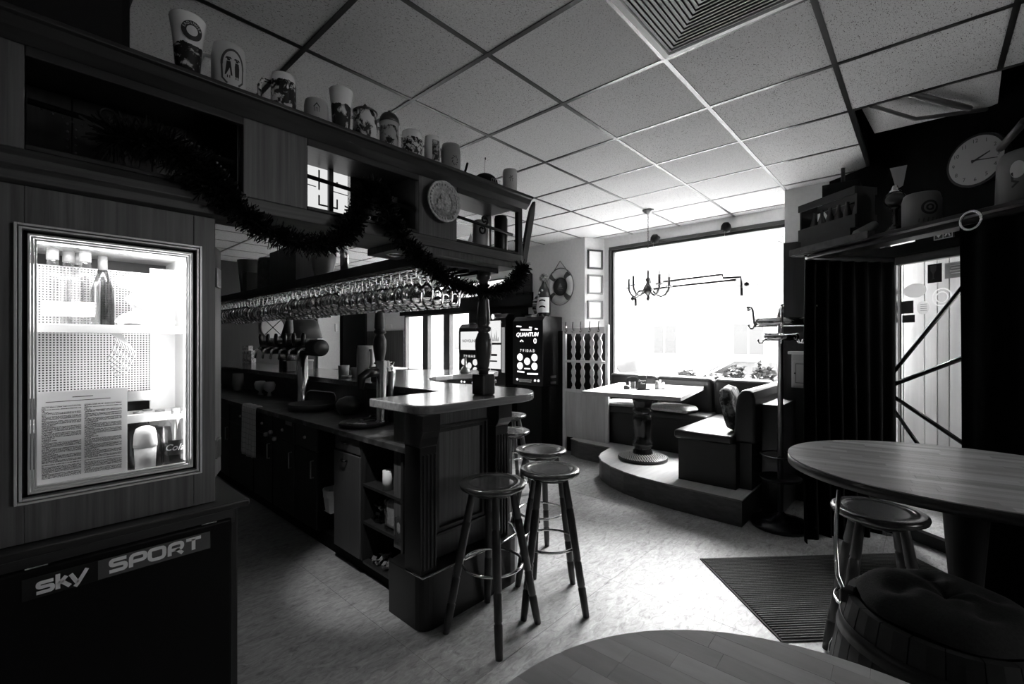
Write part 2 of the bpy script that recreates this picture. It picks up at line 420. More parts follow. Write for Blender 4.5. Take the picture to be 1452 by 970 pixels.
def sticker(t0, t1, z0, z1, mat, oval=False, name='sticker'):
    q = MB(); d0, d1_ = -.0335, -.0325
    if oval:
        c, z, ra, rb = (t0+t1)/2, (z0+z1)/2, abs(t1-t0)/2, (z1-z0)/2
        poly = [(c+ra*cos(2*pi*k/28), z+rb*sin(2*pi*k/28)) for k in range(28)]
    else: poly = [(t0,z0),(t1,z0),(t1,z1),(t0,z1)]
    q.prism_axis(poly, lambda a,b,d: (*en(a,d), b), d0, d1_)
    return q.build(name, mat, DOOR)
sticker(.039,.131,1.868,2.0, STK['b'])
gq = MB(); gq.prism_axis([(.075,1.955),(.073,1.99),(.114,1.99),(.112,1.955),(.098,1.93),(.097,1.90),(.108,1.893),(.08,1.893),(.091,1.90),(.09,1.93)], lambda a,b,d: (*en(a,d), b), -.0325,-.0322); gq.build('printed_goblet', plain('print_grey', .09, .5), DOOR)
sticker(-.13,.021,1.885,1.992, STK['g'])
for k in range(4):
    q = MB(); z = 1.968-k*.018
    q.prism_axis([(-.01-.008*(k%2), z),(-.085,z),(-.085,z+.006),(-.01-.008*(k%2),z+.006)], lambda a,b,d: (*en(a,d), b), -.0325,-.0322); q.build('printed_line', STK['w'], DOOR)
sticker(.136,.299,1.775,1.878, STK['w'], True)
sticker(.228,.315,1.662,1.755, STK['b']); sticker(.218,.308,1.594,1.65, STK['b'])
sticker(.117,.205,1.65,1.745, STK['f'], True)
for k in range(4):
    q = MB(); z = 1.675+k*.015; q.prism_axis([(.18,z),(.135,z),(.135,z+.004),(.18,z+.004)], lambda a,b,d: (*en(a,d), b), -.0325,-.0322); q.build('printed_line', STK['g'], DOOR)
q = MB(); n = 28
for ra, rb in ((.064,.056),(.04,.034)):
    vs = []; 
    for k in range(n):
        t = 2*pi*k/n
        for r in (ra, rb): vs.append((*en(.04+r*cos(t), -.0333), 1.762+r*sin(t)))
    q.add(vs, [(2*k, 2*((k+1)%n), 2*((k+1)%n)+1, 2*k+1) for k in range(n)])
q.build('ring_sticker', STK['f'], DOOR)
# exit sign on the lintel
ex = thing('exit_sign', 'small framed dark exit sign with pictograms on lintel above street door', 'sign', (*en(-.005,.012), 2.197))
q = MB(); 
def exf(a,b,d): return (EX[0]*a+EN[0]*d, EX[1]*a+EN[1]*d, b)
MB().prism_axis([(-.058,-.042),(.058,-.042),(.058,.042),(-.058,.042)], exf, -.012,.004).build('sign_board', plain('sign_dark', .02,.5), ex)
q = MB()
for p in ([(-.058,-.042),(.058,-.042),(.058,-.037),(-.058,-.037)],[(-.058,.037),(.058,.037),(.058,.042),(-.058,.042)],[(-.058,-.042),(-.053,-.042),(-.053,.042),(-.058,.042)],[(.053,-.042),(.058,-.042),(.058,.042),(.053,.042)],[(-.002,-.042),(.002,-.042),(.002,.042),(-.002,.042)]): q.prism_axis(p, exf, .004,.006)
q.build('sign_border', plain('sign_pale', .5,.5), ex)
q = MB()
for p in ([(.024,.028),(.032,.028),(.032,-.005),(.045,-.005),(.028,-.03),(.011,-.005),(.024,-.005)],[(-.045,-.03),(-.036,-.03),(-.03,-.008),(-.014,-.03),(-.008,-.026),(-.02,-.004),(-.018,.012),(-.008,.004),(-.005,.01),(-.018,.022),(-.034,.016),(-.044,.004),(-.04,0),(-.03,.008)],[(-.026,.024),(-.018,.024),(-.018,.032),(-.026,.032)]): q.prism_axis(p, exf, .004,.006)
q.build('pictogram', plain('sign_pale', .5,.5), ex)

# ============================================================ OUTSIDE
GZ = -.45
struct('street', MB().box(5.75,-14,GZ-.1, 40,40,GZ), mottled('asphalt', [(.3,.25),(.7,.32)], 40, .9, .2))
struct('pavement', MB().box(5.64,-4,GZ, 8.2,16,GZ+.12).box(3.4,-7,GZ,5.8,.45,-.02), mottled('paving', [(.3,.45),(.7,.55)], 25, .9, .2))
# porch fence of upright boards outside the street door
fo = en(0,-.9)
fe = thing('board_fence', 'pale upright boards of the porch wall seen through the street door', 'fence', (fo[0],fo[1],0))
FB = wood('pale_boards', .7, .85, .7, (18,18,.8), tint=.12)
edges = [1.35,1.20,1.091,1.005,.82,.716,.623,.50,.40,.29,.18,.06,-.06,-.2,-.33,-.46,-.6]
for k in range(len(edges)-1):
    a, b = edges[k], edges[k+1]
    q = MB(); q.prism([(EX[0]*(b+.004), EX[1]*(b+.004)),(EX[0]*(a-.004),EX[1]*(a-.004)),(EX[0]*(a-.004)-EN[0]*.022,EX[1]*(a-.004)-EN[1]*.022),(EX[0]*(b+.004)-EN[0]*.022,EX[1]*(b+.004)-EN[1]*.022)], -.42, 2.35)
    q.build('board', FB, fe, bev=.003)
q = MB(); 
for z in (-.1,1.9): q.prism([(EX[0]*1.35-EN[0]*.022,EX[1]*1.35-EN[1]*.022),(EX[0]*-.6-EN[0]*.022,EX[1]*-.6-EN[1]*.022),(EX[0]*-.6-EN[0]*.06,EX[1]*-.6-EN[1]*.06),(EX[0]*1.35-EN[0]*.06,EX[1]*1.35-EN[1]*.06)], z, z+.08)
q.build('cross_rail', FB, fe)
q = MB(); q.prism([(EX[0]*1.35-EN[0]*.1,EX[1]*1.35-EN[1]*.1),(EX[0]*-.6-EN[0]*.1,EX[1]*-.6-EN[1]*.1),(EX[0]*-.6+EN[0]*.77,EX[1]*-.6+EN[1]*.77),(EX[0]*1.35+EN[0]*.77,EX[1]*1.35+EN[1]*.77)], 2.36, 2.42); q.build('added_porch_roof', FB, fe)  # unseen roof added to keep sky light from the door
q = MB(); q.prism([(EX[0]*1.35-EN[0]*.023,EX[1]*1.35-EN[1]*.023),(EX[0]*-.6-EN[0]*.023,EX[1]*-.6-EN[1]*.023),(EX[0]*-.6-EN[0]*.033,EX[1]*-.6-EN[1]*.033),(EX[0]*1.35-EN[0]*.033,EX[1]*1.35-EN[1]*.033)], -.42, 2.34); q.build('added_backing_sheet', plain('fence_backing',.05,.9), fe)  # dark sheet added to stop light showing between the boards
for k in range(4):  # unseen end boards, added to stop low sun reaching the door
    a, b = -.02+k*.20, .176+k*.20
    q = MB(); q.prism([(EX[0]*1.355+EN[0]*a,EX[1]*1.355+EN[1]*a),(EX[0]*1.355+EN[0]*b,EX[1]*1.355+EN[1]*b),(EX[0]*1.38+EN[0]*b,EX[1]*1.38+EN[1]*b),(EX[0]*1.38+EN[0]*a,EX[1]*1.38+EN[1]*a)], -.42, 1.15); q.build('board', FB, fe)
# facade over the road
bf = thing('street_facade', 'pale plastered house facade across the street', 'building', (24,6,GZ))
BW = plain('facade_plaster', .6,.9)
wl = MB((24,6,GZ)); wl.box(24,-12,GZ,24.5,34,12); wl.build('wall', BW, bf)
for k in range(9):
    for r_ in range(3):
        y = -7+k*4.2; z = GZ+1.2+r_*3.3
        w = MB((24,6,GZ)); w.box(23.92,y,z,24.0,y+1.5,z+1.7); wo = w.build('window_frame', plain('facade_frame', .3,.7), bf)
        p = MB((24,6,GZ)); p.box(23.90,y+.1,z+.1,23.93,y+.71,z+1.6); p.box(23.90,y+.79,z+.1,23.93,y+1.4,z+1.6); p.build('pane', plain('facade_glass', .12,.5,0,.1), wo)
# parked cars
def car(loc, rz, label, tone):
    c = thing('car', label, 'car', loc, rz)
    prof = [(-2.1,.35),(-2.12,.75),(-1.95,.92),(-1.35,1.0),(-.85,1.38),(.55,1.42),(1.25,1.02),(1.95,.88),(2.1,.6),(2.08,.3),(1.75,.28),(1.6,.5),(1.35,.58),(1.1,.5),(.98,.26),(-.98,.26),(-1.1,.5),(-1.35,.58),(-1.6,.5),(-1.75,.28)]
    b = MB(); b.prism_axis(prof, lambda a,h,d: (a, d*(1-.12*max(0,h-.9)), h), -.82,.82); b.build('body', tone, c, bev=.05, seg=3)
    G = plain('car_glass', .03,.08)
    for sd in (-1,1):
        for poly in ([(-1.25,1.02),(-.83,1.33),(-.3,1.36),(-.3,1.0)],[(-.24,1.0),(-.24,1.36),(.52,1.37),(1.1,1.02)]):
            q = MB(); q.prism_axis(poly, lambda a,h,d: (a, d*(1-.12*max(0,h-.9)), h), sd*.80, sd*.835); q.build('side_window', G, c)
    q = MB(); q.add([(.62,-.66,1.40),(.62,.66,1.40),(1.25,.74,1.05),(1.25,-.74,1.05)],[(0,1,2,3)]); q.build('windscreen', G, c, solid=.03)
    q = MB(); q.add([(-.92,-.66,1.36),(-.92,.66,1.36),(-1.35,.74,1.03),(-1.35,-.74,1.03)],[(0,3,2,1)]); q.build('rear_window', G, c, solid=.03)
    for x in (-1.35,1.35):
        for sd in (-1,1):
            q = MB(); q.lathe([(.2,-.1),(.31,-.09),(.32,0),(.31,.09),(.2,.1)], (x, sd*.76, .32), 20, 'y'); wo = q.build('wheel', plain('tyre', .02,.8), c)
            q = MB(); q.lathe([(.02,-.105),(.2,-.1),(.2,.1),(.02,.105)], (x, sd*.76, .32), 16, 'y'); q.build('hubcap', STEEL, wo)
    return c
car((11.6,7.2,GZ), R(88), 'pale grey parked car outside the left side of the shop window', plain('car_paint_pale', .3,.3))
car((14.2,3.4,GZ), R(92), 'silver parked car farther off across the road, behind the window shrubs', plain('car_paint_silver', .35,.3))
# planting in front of the window
LEAF = mottled('leaf_green', [(.3,.03),(.7,.12)], 30, .6, .1, 0)
def shrub(loc, rx, ry, rz_, n, label, seed, name='flowering_shrub'):
    rd = random.Random(seed); lf = MB()
    for k in range(n):
        t = rd.random()*2*pi; p = math.acos(2*rd.random()-1); r = .55+.45*rd.random()
        c = Vector((rx*r*sin(p)*cos(t), ry*r*sin(p)*sin(t), rz_+rz_*r*cos(p)))
        a = Vector((rd.gauss(0,1),rd.gauss(0,1),rd.gauss(0,.6))).normalized(); b = a.cross(Vector((rd.gauss(0,1),rd.gauss(0,1),1))).normalized()
        s_ = .03+.03*rd.random()
        lf.add([c-a*s_, c+b*s_*.5, c+a*s_, c-b*s_*.5+Vector((0,0,.01))],[(0,1,2,3)])
    th = thing(name, label, 'shrub', loc)
    o = lf.build('foliage', LEAF, th); o['kind'] = 'stuff'
    st = MB()
    for k in range(5): st.tube([(0,0,0),(rx*.4*cos(k*1.3),ry*.4*sin(k*1.3),rz_*1.1)], .012, 5)
    st.build('stem', plain('stem', .06,.8), th)
    return th
pt = thing('planter_box', 'long pale planter trough under the shop window outside', 'planter', (5.95,2.0,GZ+.12))
q = MB(); q.box(-.18,-1.1,0,.18,1.1,.92); q.build('trough', plain('planter_stone', .35,.8), pt, bev=.02)
q = MB(); q.box(-.15,-1.07,.90,.15,1.07,.93); q.build('soil', plain('soil', .03,.9), pt)
for k, (y, h) in enumerate(((1.15,.29),(1.42,.335),(1.72,.31),(2.0,.25),(2.3,.27),(2.75,.16))):
    shrub((5.95,y,.57), .15,.145,h, 420, ['small round flowering shrub at the right end of the window planter','taller flowering shrub second from the right in the window planter','bushy flowering shrub third from the right in the window planter','low flowering shrub in the middle of the window planter','loose flowering shrub left of the middle of the window planter','lowest sparse shrub at the left end of the window planter'][k], 20+k)
tr = thing('street_tree', 'bare thin street tree outside the right side of the window', 'tree', (10.5,1.2,GZ))
q = MB(); rd = random.Random(5)
def branch(p, d, L, r, lv):
    e = p+d*L; q.tube([p, p+d*L*.5+Vector((rd.gauss(0,.04),rd.gauss(0,.04),0)), e], [r, r*.8, r*.6], 5)
    if lv == 0: return
    for k in range(3):
        nd = (d+Vector((rd.gauss(0,.5),rd.gauss(0,.5),rd.gauss(.25,.3)))).normalized(); branch(e, nd, L*.68, r*.55, lv-1)
branch(Vector((0,0,0)), Vector((0,.04,1)).normalized(), 1.9, .07, 5)
q.build('trunk', plain('bark', .08,.9,0,.1), tr)
# ============================================================ TEXT
_tc = {}
def textmesh(s, off=0.0):
    if (s, off) in _tc: return _tc[(s, off)]
    c = bpy.data.curves.new('lettering', 'FONT'); c.body = s; c.size = 1.0; c.offset = off; c.align_x = 'CENTER'; c.align_y = 'CENTER'; c.resolution_u = 3
    o = bpy.data.objects.new('lettering', c); COL.objects.link(o)
    dg = bpy.context.evaluated_depsgraph_get(); me = bpy.data.meshes.new_from_object(o.evaluated_get(dg))
    r = ([tuple(v.co) for v in me.vertices], [tuple(p.vertices) for p in me.polygons])
    bpy.data.objects.remove(o); bpy.data.curves.remove(c); bpy.data.meshes.remove(me)
    _tc[(s, off)] = r; return r
def text(mb, s, size, fn, shear=0, sx=1, rot=0, off=0.0):
    vs, fs = textmesh(s, off)
    out = []
    for x, y, z in vs:
        x, y = (x*sx+shear*y)*size, y*size
        out.append(fn(x*cos(rot)-y*sin(rot), x*sin(rot)+y*cos(rot)))
    return mb.add(out, fs)
def ribbon(mb, pts, w, fn, closed=False):
    n = len(pts); L = []; Rr = []
    for i in range(n):
        p0 = pts[i-1] if (i > 0 or closed) else None; p1 = pts[i]; p2 = pts[(i+1) % n] if (i < n-1 or closed) else None
        ds = []
        if p0: d = (p1[0]-p0[0], p1[1]-p0[1]); l = hypot(*d); ds.append((d[0]/l, d[1]/l))
        if p2: d = (p2[0]-p1[0], p2[1]-p1[1]); l = hypot(*d); ds.append((d[0]/l, d[1]/l))
        tx = sum(d[0] for d in ds); ty = sum(d[1] for d in ds); l = hypot(tx, ty); tx /= l; ty /= l
        k = 1/max(.5, tx*ds[0][0]+ty*ds[0][1])
        L.append((p1[0]-ty*w/2*k, p1[1]+tx*w/2*k)); Rr.append((p1[0]+ty*w/2*k, p1[1]-tx*w/2*k))
    m = n if closed else n-1
    mb.add([fn(*p) for p in L]+[fn(*p) for p in Rr], [(n+i, n+(i+1)%n, (i+1)%n, i) for i in range(m)])
    return mb

# ============================================================ BAR
bar = thing('bar_counter', 'dark oak bar with scalloped shiny counter top, panelled end and open shelf bay', 'bar counter', (1.36,1.85,0))
BO = (1.36,1.85,0)
def B(): return MB(BO)
def arc(cx, cy, r, a0, a1, n): return [(cx+r*cos(R(a0+(a1-a0)*k/n)), cy+r*sin(R(a0+(a1-a0)*k/n))) for k in range(n+1)]
top = [(1.36,2.33)] + [(1.36,2.05)] + arc(1.46,1.93,.10,180,270,6)[1:] + [(1.62,1.825),(1.95,1.815)] + arc(2.08,2.12,.31,-85,25,9) + \
      [(2.40,2.36),(2.36,2.52),(2.305,2.68),(2.30,2.88),(2.36,3.08),(2.48,3.26),(2.66,3.38),(2.9,3.42),(3.15,3.37)] + arc(3.35,3.65,.30,-100,60,8) + [(3.45,4.1),(3.1,4.4),(2.7,4.6),(2.55,5.0),(2.5,8.3),(1.875,8.3),(1.875,2.335)]
t = B(); t.prism(top, 1.083, 1.13); t.build('counter_top', COUNTER, bar, bev=.006)
body = [(1.47,2.25),(1.47,1.96),(2.02,1.945),(2.2,2.06),(2.24,2.25),(2.14,2.5),(2.08,2.75),(2.12,3.05),(2.3,3.45),(2.6,3.62),(2.95,3.68),(3.1,3.75),(3.1,4.1),(2.6,4.4),(2.3,4.9),(2.3,8.2),(1.93,8.2),(1.93,2.25)]
t = B(); t.prism(body, .28, 1.083); t.build('bar_front', BARPANEL, bar)
t = B(); t.prism([(1.365,2.14),(1.365,1.95)]+arc(1.43,1.90,.065,180,270,4)+[(1.9,1.835)]+arc(2.0,1.99,.16,-90,0,6)+[(2.2,2.3),(2.0,2.6),(1.93,2.3)], 0, .275); t.build('plinth', plain('plinth_black', .008,.3), bar, bev=.004)
t = B(); t.tube([(1.362,1.98,.281),(1.362,1.838,.281),(1.92,1.828,.281),(2.07,1.85,.281),(2.165,1.97,.281),(2.19,2.1,.281)], .006, 6); t.build('foot_rail', CHROME, bar)
# end panel: moulded frame and pilasters
t = B(); y0 = 1.942
for (a0,a1,z0,z1,p) in ((1.505,1.90,.985,1.0,.022),(1.505,1.90,.415,.43,.022),(1.505,1.52,.43,.985,.022),(1.885,1.90,.43,.985,.022),(1.525,1.88,.962,.985,.012),(1.525,1.88,.43,.453,.012),(1.525,1.545,.45,.965,.012),(1.86,1.88,.45,.965,.012)):
    t.box(a0, y0-p, z0, a1, y0+.01, z1)
t.build('panel_moulding', DARKOAK, bar, bev=.003)
t = B(); t.box(1.37,1.865,.276,1.475,2.0,.92)
for k in range(4): t.box(1.385+k*.024,1.858,.30,1.397+k*.024,1.87,.88)
t.prism_axis([(1.84,1.083),(1.84,1.0),(1.855,.965),(1.865,.92),(2.0,.92),(2.0,1.083)], lambda a,b,d: (d, a, b), 1.366,1.48); t.build('pilaster', plain('pilaster_dark', .012,.35), bar, bev=.004)
t = B(); t.box(1.925,1.88,.276,2.03,2.0,.95)
for k in range(4): t.box(1.94+k*.024,1.872,.30,1.952+k*.024,1.885,.9)
t.prism_axis([(1.85,1.083),(1.85,1.0),(1.862,.97),(1.88,.95),(2.0,.95),(2.0,1.083)], lambda a,b,d: (d, a, b), 1.92,2.035); t.build('pilaster', plain('pilaster_dark', .012,.35), bar, bev=.004)
# barman's side
t = B(); t.box(1.425,2.0,.845,1.925,2.72,.88).box(1.425,2.72,.845,1.925,8.2,.88); t.build('worktop', WORKTOP, bar, bev=.003)
t = B(); t.box(1.475,3.2,.10,1.93,8.2,.845).box(1.90,2.14,.1,1.93,2.93,.845); t.build('carcass', BLACK, bar)
t = B(); t.box(1.50,2.1,0,1.93,8.2,.1); t.build('toe_kick', BLACKM, bar)
GREYDOOR = wood('grey_veneer_door', .06,.085,.45, (40,40,1.5))
t = B(); t.box(1.45,2.60,.745,1.475,2.915,.838); o = t.build('drawer', GREYDOOR, bar, bev=.003)
t = B(); t.tube([(1.448,2.74,.80),(1.425,2.74,.80),(1.425,2.80,.80),(1.448,2.80,.80)], .006, 6); t.build('handle', BLACK, o)
t = B(); t.box(1.445,2.59,.105,1.475,2.92,.735); o = t.build('door', GREYDOOR, bar, bev=.003)
t = B(); t.tube([(1.443,2.74,.69),(1.42,2.74,.69),(1.42,2.80,.69),(1.443,2.80,.69)], .006, 6); t.build('handle', BLACK, o)
for y in (2.575,2.14):
    t = B(); t.box(1.455,y,.1,1.93,y+.02,.845); t.build('bay_side', DARKOAK, bar)
for z in (.575,.345,.10):
    t = B(); t.box(1.46,2.16,z-.018,1.90,2.575,z); t.build('shelf', DARKOAK, bar, bev=.002)
DBLK = plain('black_door', .012,.3)
for y0, y1 in ((3.2,3.56),(3.58,4.0),(4.02,4.44),(4.46,5.1),(5.12,5.7),(5.72,6.4),(6.42,7.2)):
    t = B(); t.box(1.455,y0,.11,1.475,y1,.66); o = t.build('door', DBLK, bar, bev=.003)
    t = B(); t.tube([(1.452,y0+.04,.60),(1.43,y0+.04,.60),(1.43,y0+.04,.48),(1.452,y0+.04,.48)], .005, 6); t.build('handle', STEEL, o)
    t = B(); t.box(1.455,y0,.67,1.475,y1,.835); o = t.build('drawer_front', DBLK, bar, bev=.003)
    t = B(); t.ball((1.448,(y0+y1)/2,.75), .012, 10); t.build('knob', STEEL, o)
t = B(); t.box(1.452,3.62,.80,1.458,3.74,.83); t.build('badge_plate', STEEL, bar)
for k,(y,z) in enumerate(((4.02,.70),(3.93,.66),(4.12,.67))):
    t = B(); t.lathe([(.018,0),(.018,-.02),(.012,-.03)], (1.455,y,z), 12, 'x'); t.build('control_knob', STEEL, bar)
# lower ledge in the bay of the counter
t = B(); t.prism([(2.14,2.5),(2.5,2.9),(2.9,3.5),(2.4,3.5),(2.1,2.9)], 1.02, 1.045); t.build('inner_ledge', BLACK, bar)

# turned posts standing on the counter and carrying the glass rack
def post(x, y, z0, z1, label):
    th = thing('turned_post', label, 'post', (x,y,z0), 0, 'turned posts on the counter')
    q = MB(); q.box(-.052,-.052,0,.052,.052,.125); q.build('base_block', DARKOAK, th, bev=.012)
    H = z1-z0-.125; pr = [(.030,0),(.030,.03),(.042,.04),(.045,.05),(.034,.06),(.036,.09),(.048,.2),(.052,.28),(.050,.34),(.036,.40),(.030,.415),(.046,.43),(.050,.445),(.046,.46),(.034,.475),(.042,.50),(.040,.6),(.030,.78),(.028,.92),(.045,.94),(.045,1.0)]
    q = MB(); q.lathe([(r, .125+h*H) for r, h in pr], n=20); q.build('turned_shaft', wood('post_wood', .02,.05,.3, (30,30,3)), th); return th
POSTS = [(1.93,1.99,'turned dark wooden post standing on the near front end of the bar counter'),(1.96,3.2,'second turned post from the bar end, behind the big ceramic jug'),(1.98,5.0,'third turned post, behind the beer tap barrel'),(1.98,7.6,'farthest turned post at the dark back end of the counter')]
for x,y,l in POSTS: post(x,y,1.13,1.87,l)

# hanging glass rack over the barman's side
rk = thing('glass_rack', 'long dark overhead shelf above the worktop with rails for hanging glasses', 'rack', (1.72,1.95,1.87))
RO = (1.72,1.95,1.87)
q = MB(RO); q.box(1.44,1.95,1.872,2.02,7.8,1.90); q.build('shelf_board', DARKOAK, rk, bev=.003)
q = MB(RO); q.box(1.425,1.95,1.855,1.442,7.8,1.915); q.build('fascia', DARKOAK, rk, bev=.003)
RX = [1.49,1.575,1.66,1.745,1.83]
for x in [1.447+.085*k for k in range(6)]:
    q = MB(RO); q.box(x-.008,1.97,1.852,x+.008,7.7,1.872); q.build('glass_rail', BLACK, rk)
# hanging stemmed glasses
gm = {}
def glass_proto(kind):
    q = MB()
    if kind == 0: pr = [(0,-.001),(.030,-.001),(.033,-.004),(.012,-.009),(.004,-.018),(.0035,-.075),(.012,-.088),(.030,-.108),(.037,-.135),(.035,-.165),(.029,-.190),(.0275,-.190),(.0335,-.163),(.0355,-.135),(.028,-.109),(.010,-.091),(0,-.089)]
    else: pr = [(0,-.001),(.034,-.001),(.036,-.004),(.012,-.009),(.0045,-.018),(.004,-.06),(.018,-.075),(.036,-.095),(.040,-.12),(.037,-.15),(.031,-.172),(.0295,-.172),(.0355,-.148),(.0385,-.12),(.034,-.097),(.014,-.078),(0,-.076)]
    q.lathe(pr, n=14, closed=True); return q
protos = []
for kd in (0,1):
    o = glass_proto(kd).build('wine_glass', GLASSWARE)
    tag(o, ['slim stemmed glass hanging upside down from the rack over the bar','rounder stemmed glass hanging upside down from the rack over the bar'][kd], 'glass', 'stemmed glasses on the rack'); protos.append(o)
rd = random.Random(3); first = [True, True]; cnt = 0
ROWS = ['aisle side row','second row from the aisle','middle row','second row from the posts','row by the turned posts']
def glass_label(kd, c, y):
    return '%s stemmed glass hanging in the %s, %s' % (['slim','round'][kd], ROWS[c], 'near end of rack' if y < 2.9 else 'middle stretch of rack' if y < 4.6 else 'far end of rack')
for c, x in enumerate(RX):
    y = 2.06+.02*c
    while y < 6.2 and cnt < 290:
        kd = (c+int((y-2)/.9)) % 2
        jx, jy = rd.gauss(0,.003), rd.gauss(0,.006)
        if first[kd]: protos[kd].location = (x+jx,y+jy,1.852); first[kd] = False; protos[kd]['label'] = glass_label(kd,c,y)
        else: dup(protos[kd], (x+jx,y+jy,1.852), rd.random()*3, label=glass_label(kd,c,y))
        y += .083; cnt += 1

# ============================================================ GANTRY
gn = thing('bar_gantry', 'long dark oak overhead gantry with three open compartments and moulded top edge', 'gantry', (1.05,1.85,1.89))
GO = (1.05,1.85,1.89)
def G(): return MB(GO)
Y0, Y1 = 1.85, 2.16
q = G(); q.box(-.6,Y0-.005,2.28,2.13,Y1,2.318); q.build('top_board', DARKOAKX, gn, bev=.003)
q = G(); q.prism_axis([(Y0-.005,2.272),(Y0-.035,2.30),(Y0-.05,2.325),(Y0-.062,2.33),(Y0-.062,2.345),(Y1+.03,2.345),(Y1+.03,2.318),(Y0-.005,2.318)], lambda a,b,d: (d,a,b), -.6,2.16); q.build('top_moulding', DARKOAKX, gn, bev=.002)
q = G(); q.box(-.6,Y0,1.935,2.13,Y1,1.985); q.build('bottom_board', OAKX, gn, bev=.003)
q = G(); q.prism_axis([(Y0,1.985),(Y0-.03,1.955),(Y0-.035,1.93),(Y0-.012,1.92),(Y0-.012,1.895),(Y0+.02,1.885),(Y0+.02,1.985)], lambda a,b,d: (d,a,b), -.6,.52); q.build('lower_cornice', OAKX, gn, bev=.002)
for x0,x1,nm,mt in ((-.6,.024,'panel',OAK),(.571,.804,'panel',OAK),(1.351,1.597,'panel',BARPANEL),(2.091,2.13,'end_stile',DARKOAK)):
    q = G(); q.box(x0,Y0,1.985,x1,Y0+.03,2.28); q.build(nm, mt, gn, bev=.003)
for x in (-.05,.56,.80,1.36,1.60):
    q = G(); q.box(x,Y0+.03,1.985,x+.018,Y1,2.28); q.build('divider', DARKOAK, gn)
for x0,x1 in ((.024,.571),(.804,1.351),(1.597,2.091)):
    q = G(); q.box(x0,Y0-.004,2.245,x1,Y0+.02,2.28); q.box(x0,Y0-.004,1.985,x1,Y0+.02,2.0); q.build('opening_trim', DARKOAKX, gn, bev=.003)
q = G(); q.box(2.09,Y1-.04,1.985,2.13,Y1,2.28); q.build('corner_post', DARKOAK, gn, bev=.003)
# boarded back of the first compartment
for k in range(5):
    q = G(); x = .03+k*.108; q.box(x,Y1-.02,1.985,x+.106,Y1-.008,2.28); q.build('back_board', DARKOAK, gn, bev=.002)
q = G(); q.box(.02,Y1-.0075,1.985,.58,Y1,2.28); q.build('added_back_sheet', BLACKM, gn)  # black sheet added to stop light coming through the board seams
q = G(); q.box(1.13,Y1-.02,1.985,1.36,Y1-.008,2.28); q.build('back_board', BLACKM, gn)
# wrought scroll rods
def spiral(cx, cz, r, a0, turns, n=18, sgn=1): return [(cx+r*(1-.7*k/n)*cos(a0+sgn*turns*2*pi*k/n), cz+r*(1-.7*k/n)*sin(a0+sgn*turns*2*pi*k/n)) for k in range(n+1)]
IRON = plain('wrought_iron', .01,.5,.5)
for x0,x1,sp in ((.03,.56,(.2,.42)),(.81,1.35,(1.10,)),(1.60,2.09,(1.85,1.83))):
    q = G(); yq = Y0+.05
    q.tube([(x0,yq,2.14),(x1,yq,2.115)], .009, 8)
    for i, s_ in enumerate(sp):
        up = 1 if i % 2 == 0 else -1
        q.tube([(s_+a, yq, 2.13+up*.03+b) for a,b in spiral(0,0,.03,-pi/2*up,1.2,sgn=up)], .006, 6)
    q.build('scroll_rod', IRON, gn)
# mask of string lights in the first compartment
q = G()
for k in range(22): q.ball((.06+k*.022, Y0+.10, 2.145-.02*sin(k*.3)), .004, 6)
for k in range(8): q.ball((.115+.018*(k%2), Y0+.10, 2.12-.012*k), .004, 6)
for k in range(9): q.ball((.50+.012*(k%3), Y0+.05, 2.10-.010*k), .005, 6)
q.build('light_string', plain('bead_pale', .25,.3), gn)['kind'] = 'stuff'
# soffit under the far end with a small lamp
q = G(); q.box(1.25,Y0+.01,1.90,2.10,Y1,1.935); q.build('soffit', BARPANEL, gn, bev=.003)
# small lit downlights under the gantry; the left one is added for the shelf bay
for k,(x,y,z_,en_,ry_,l_) in enumerate(((1.33,2.03,1.899,1.6,10,'small lit downlight under the gantry, middle one above the hanging glasses'),(1.62,2.03,1.899,1.6,10,'small lit downlight under the gantry, right one at the far end'),(.93,2.06,1.934,4.5,-21,'small lit downlight under the gantry, added left one hidden behind the garland'))):
    dl = thing('downlight', l_, 'lamp', (x,y,z_))
    q = MB(); q.lathe([(.045,.036),(.045,0),(.036,-.004),(.034,.01)], n=24, closed=True); q.build('collar', CHROME, dl)
    q = MB(); q.lathe([(0,.004),(.034,.006)], n=20); q.build('bulb_disc', emis('lamp_disc',1,2.5), dl)
    l = bpy.data.lights.new('downlight_bulb','SPOT'); l.energy = en_; l.spot_size = R(95 if ry_ > 0 else 40); l.spot_blend = .6; l.shadow_soft_size = .03
    lo = bpy.data.objects.new('downlight_bulb', l); COL.objects.link(lo); lo.parent = dl; lo.location = (0,0,-.012); lo.rotation_euler = (R(-12) if ry_ > 0 else R(12),R(ry_),0)
# raised end finial board (paddle)
pd = thing('wooden_paddle', 'long narrow wooden paddle leaning upright at the far end of the gantry', 'paddle', (2.20,1.91,1.90))
q = MB(); q.prism_axis([(-.018,0),(-.03,.02),(.045,.33),(.075,.42),(.11,.475),(.118,.47),(.108,.38),(.075,.25),(.02,.02),(0,-.005)], lambda a,b,d: (a,d,b), -.012,.012); q.build('blade', wood('paddle_wood', .03,.07,.5,(20,20,2)), pd, bev=.003)
q = MB(); q.box(-.075,-.004,.18,.03,.004,.19); q.build('bracket', BLACK, pd)

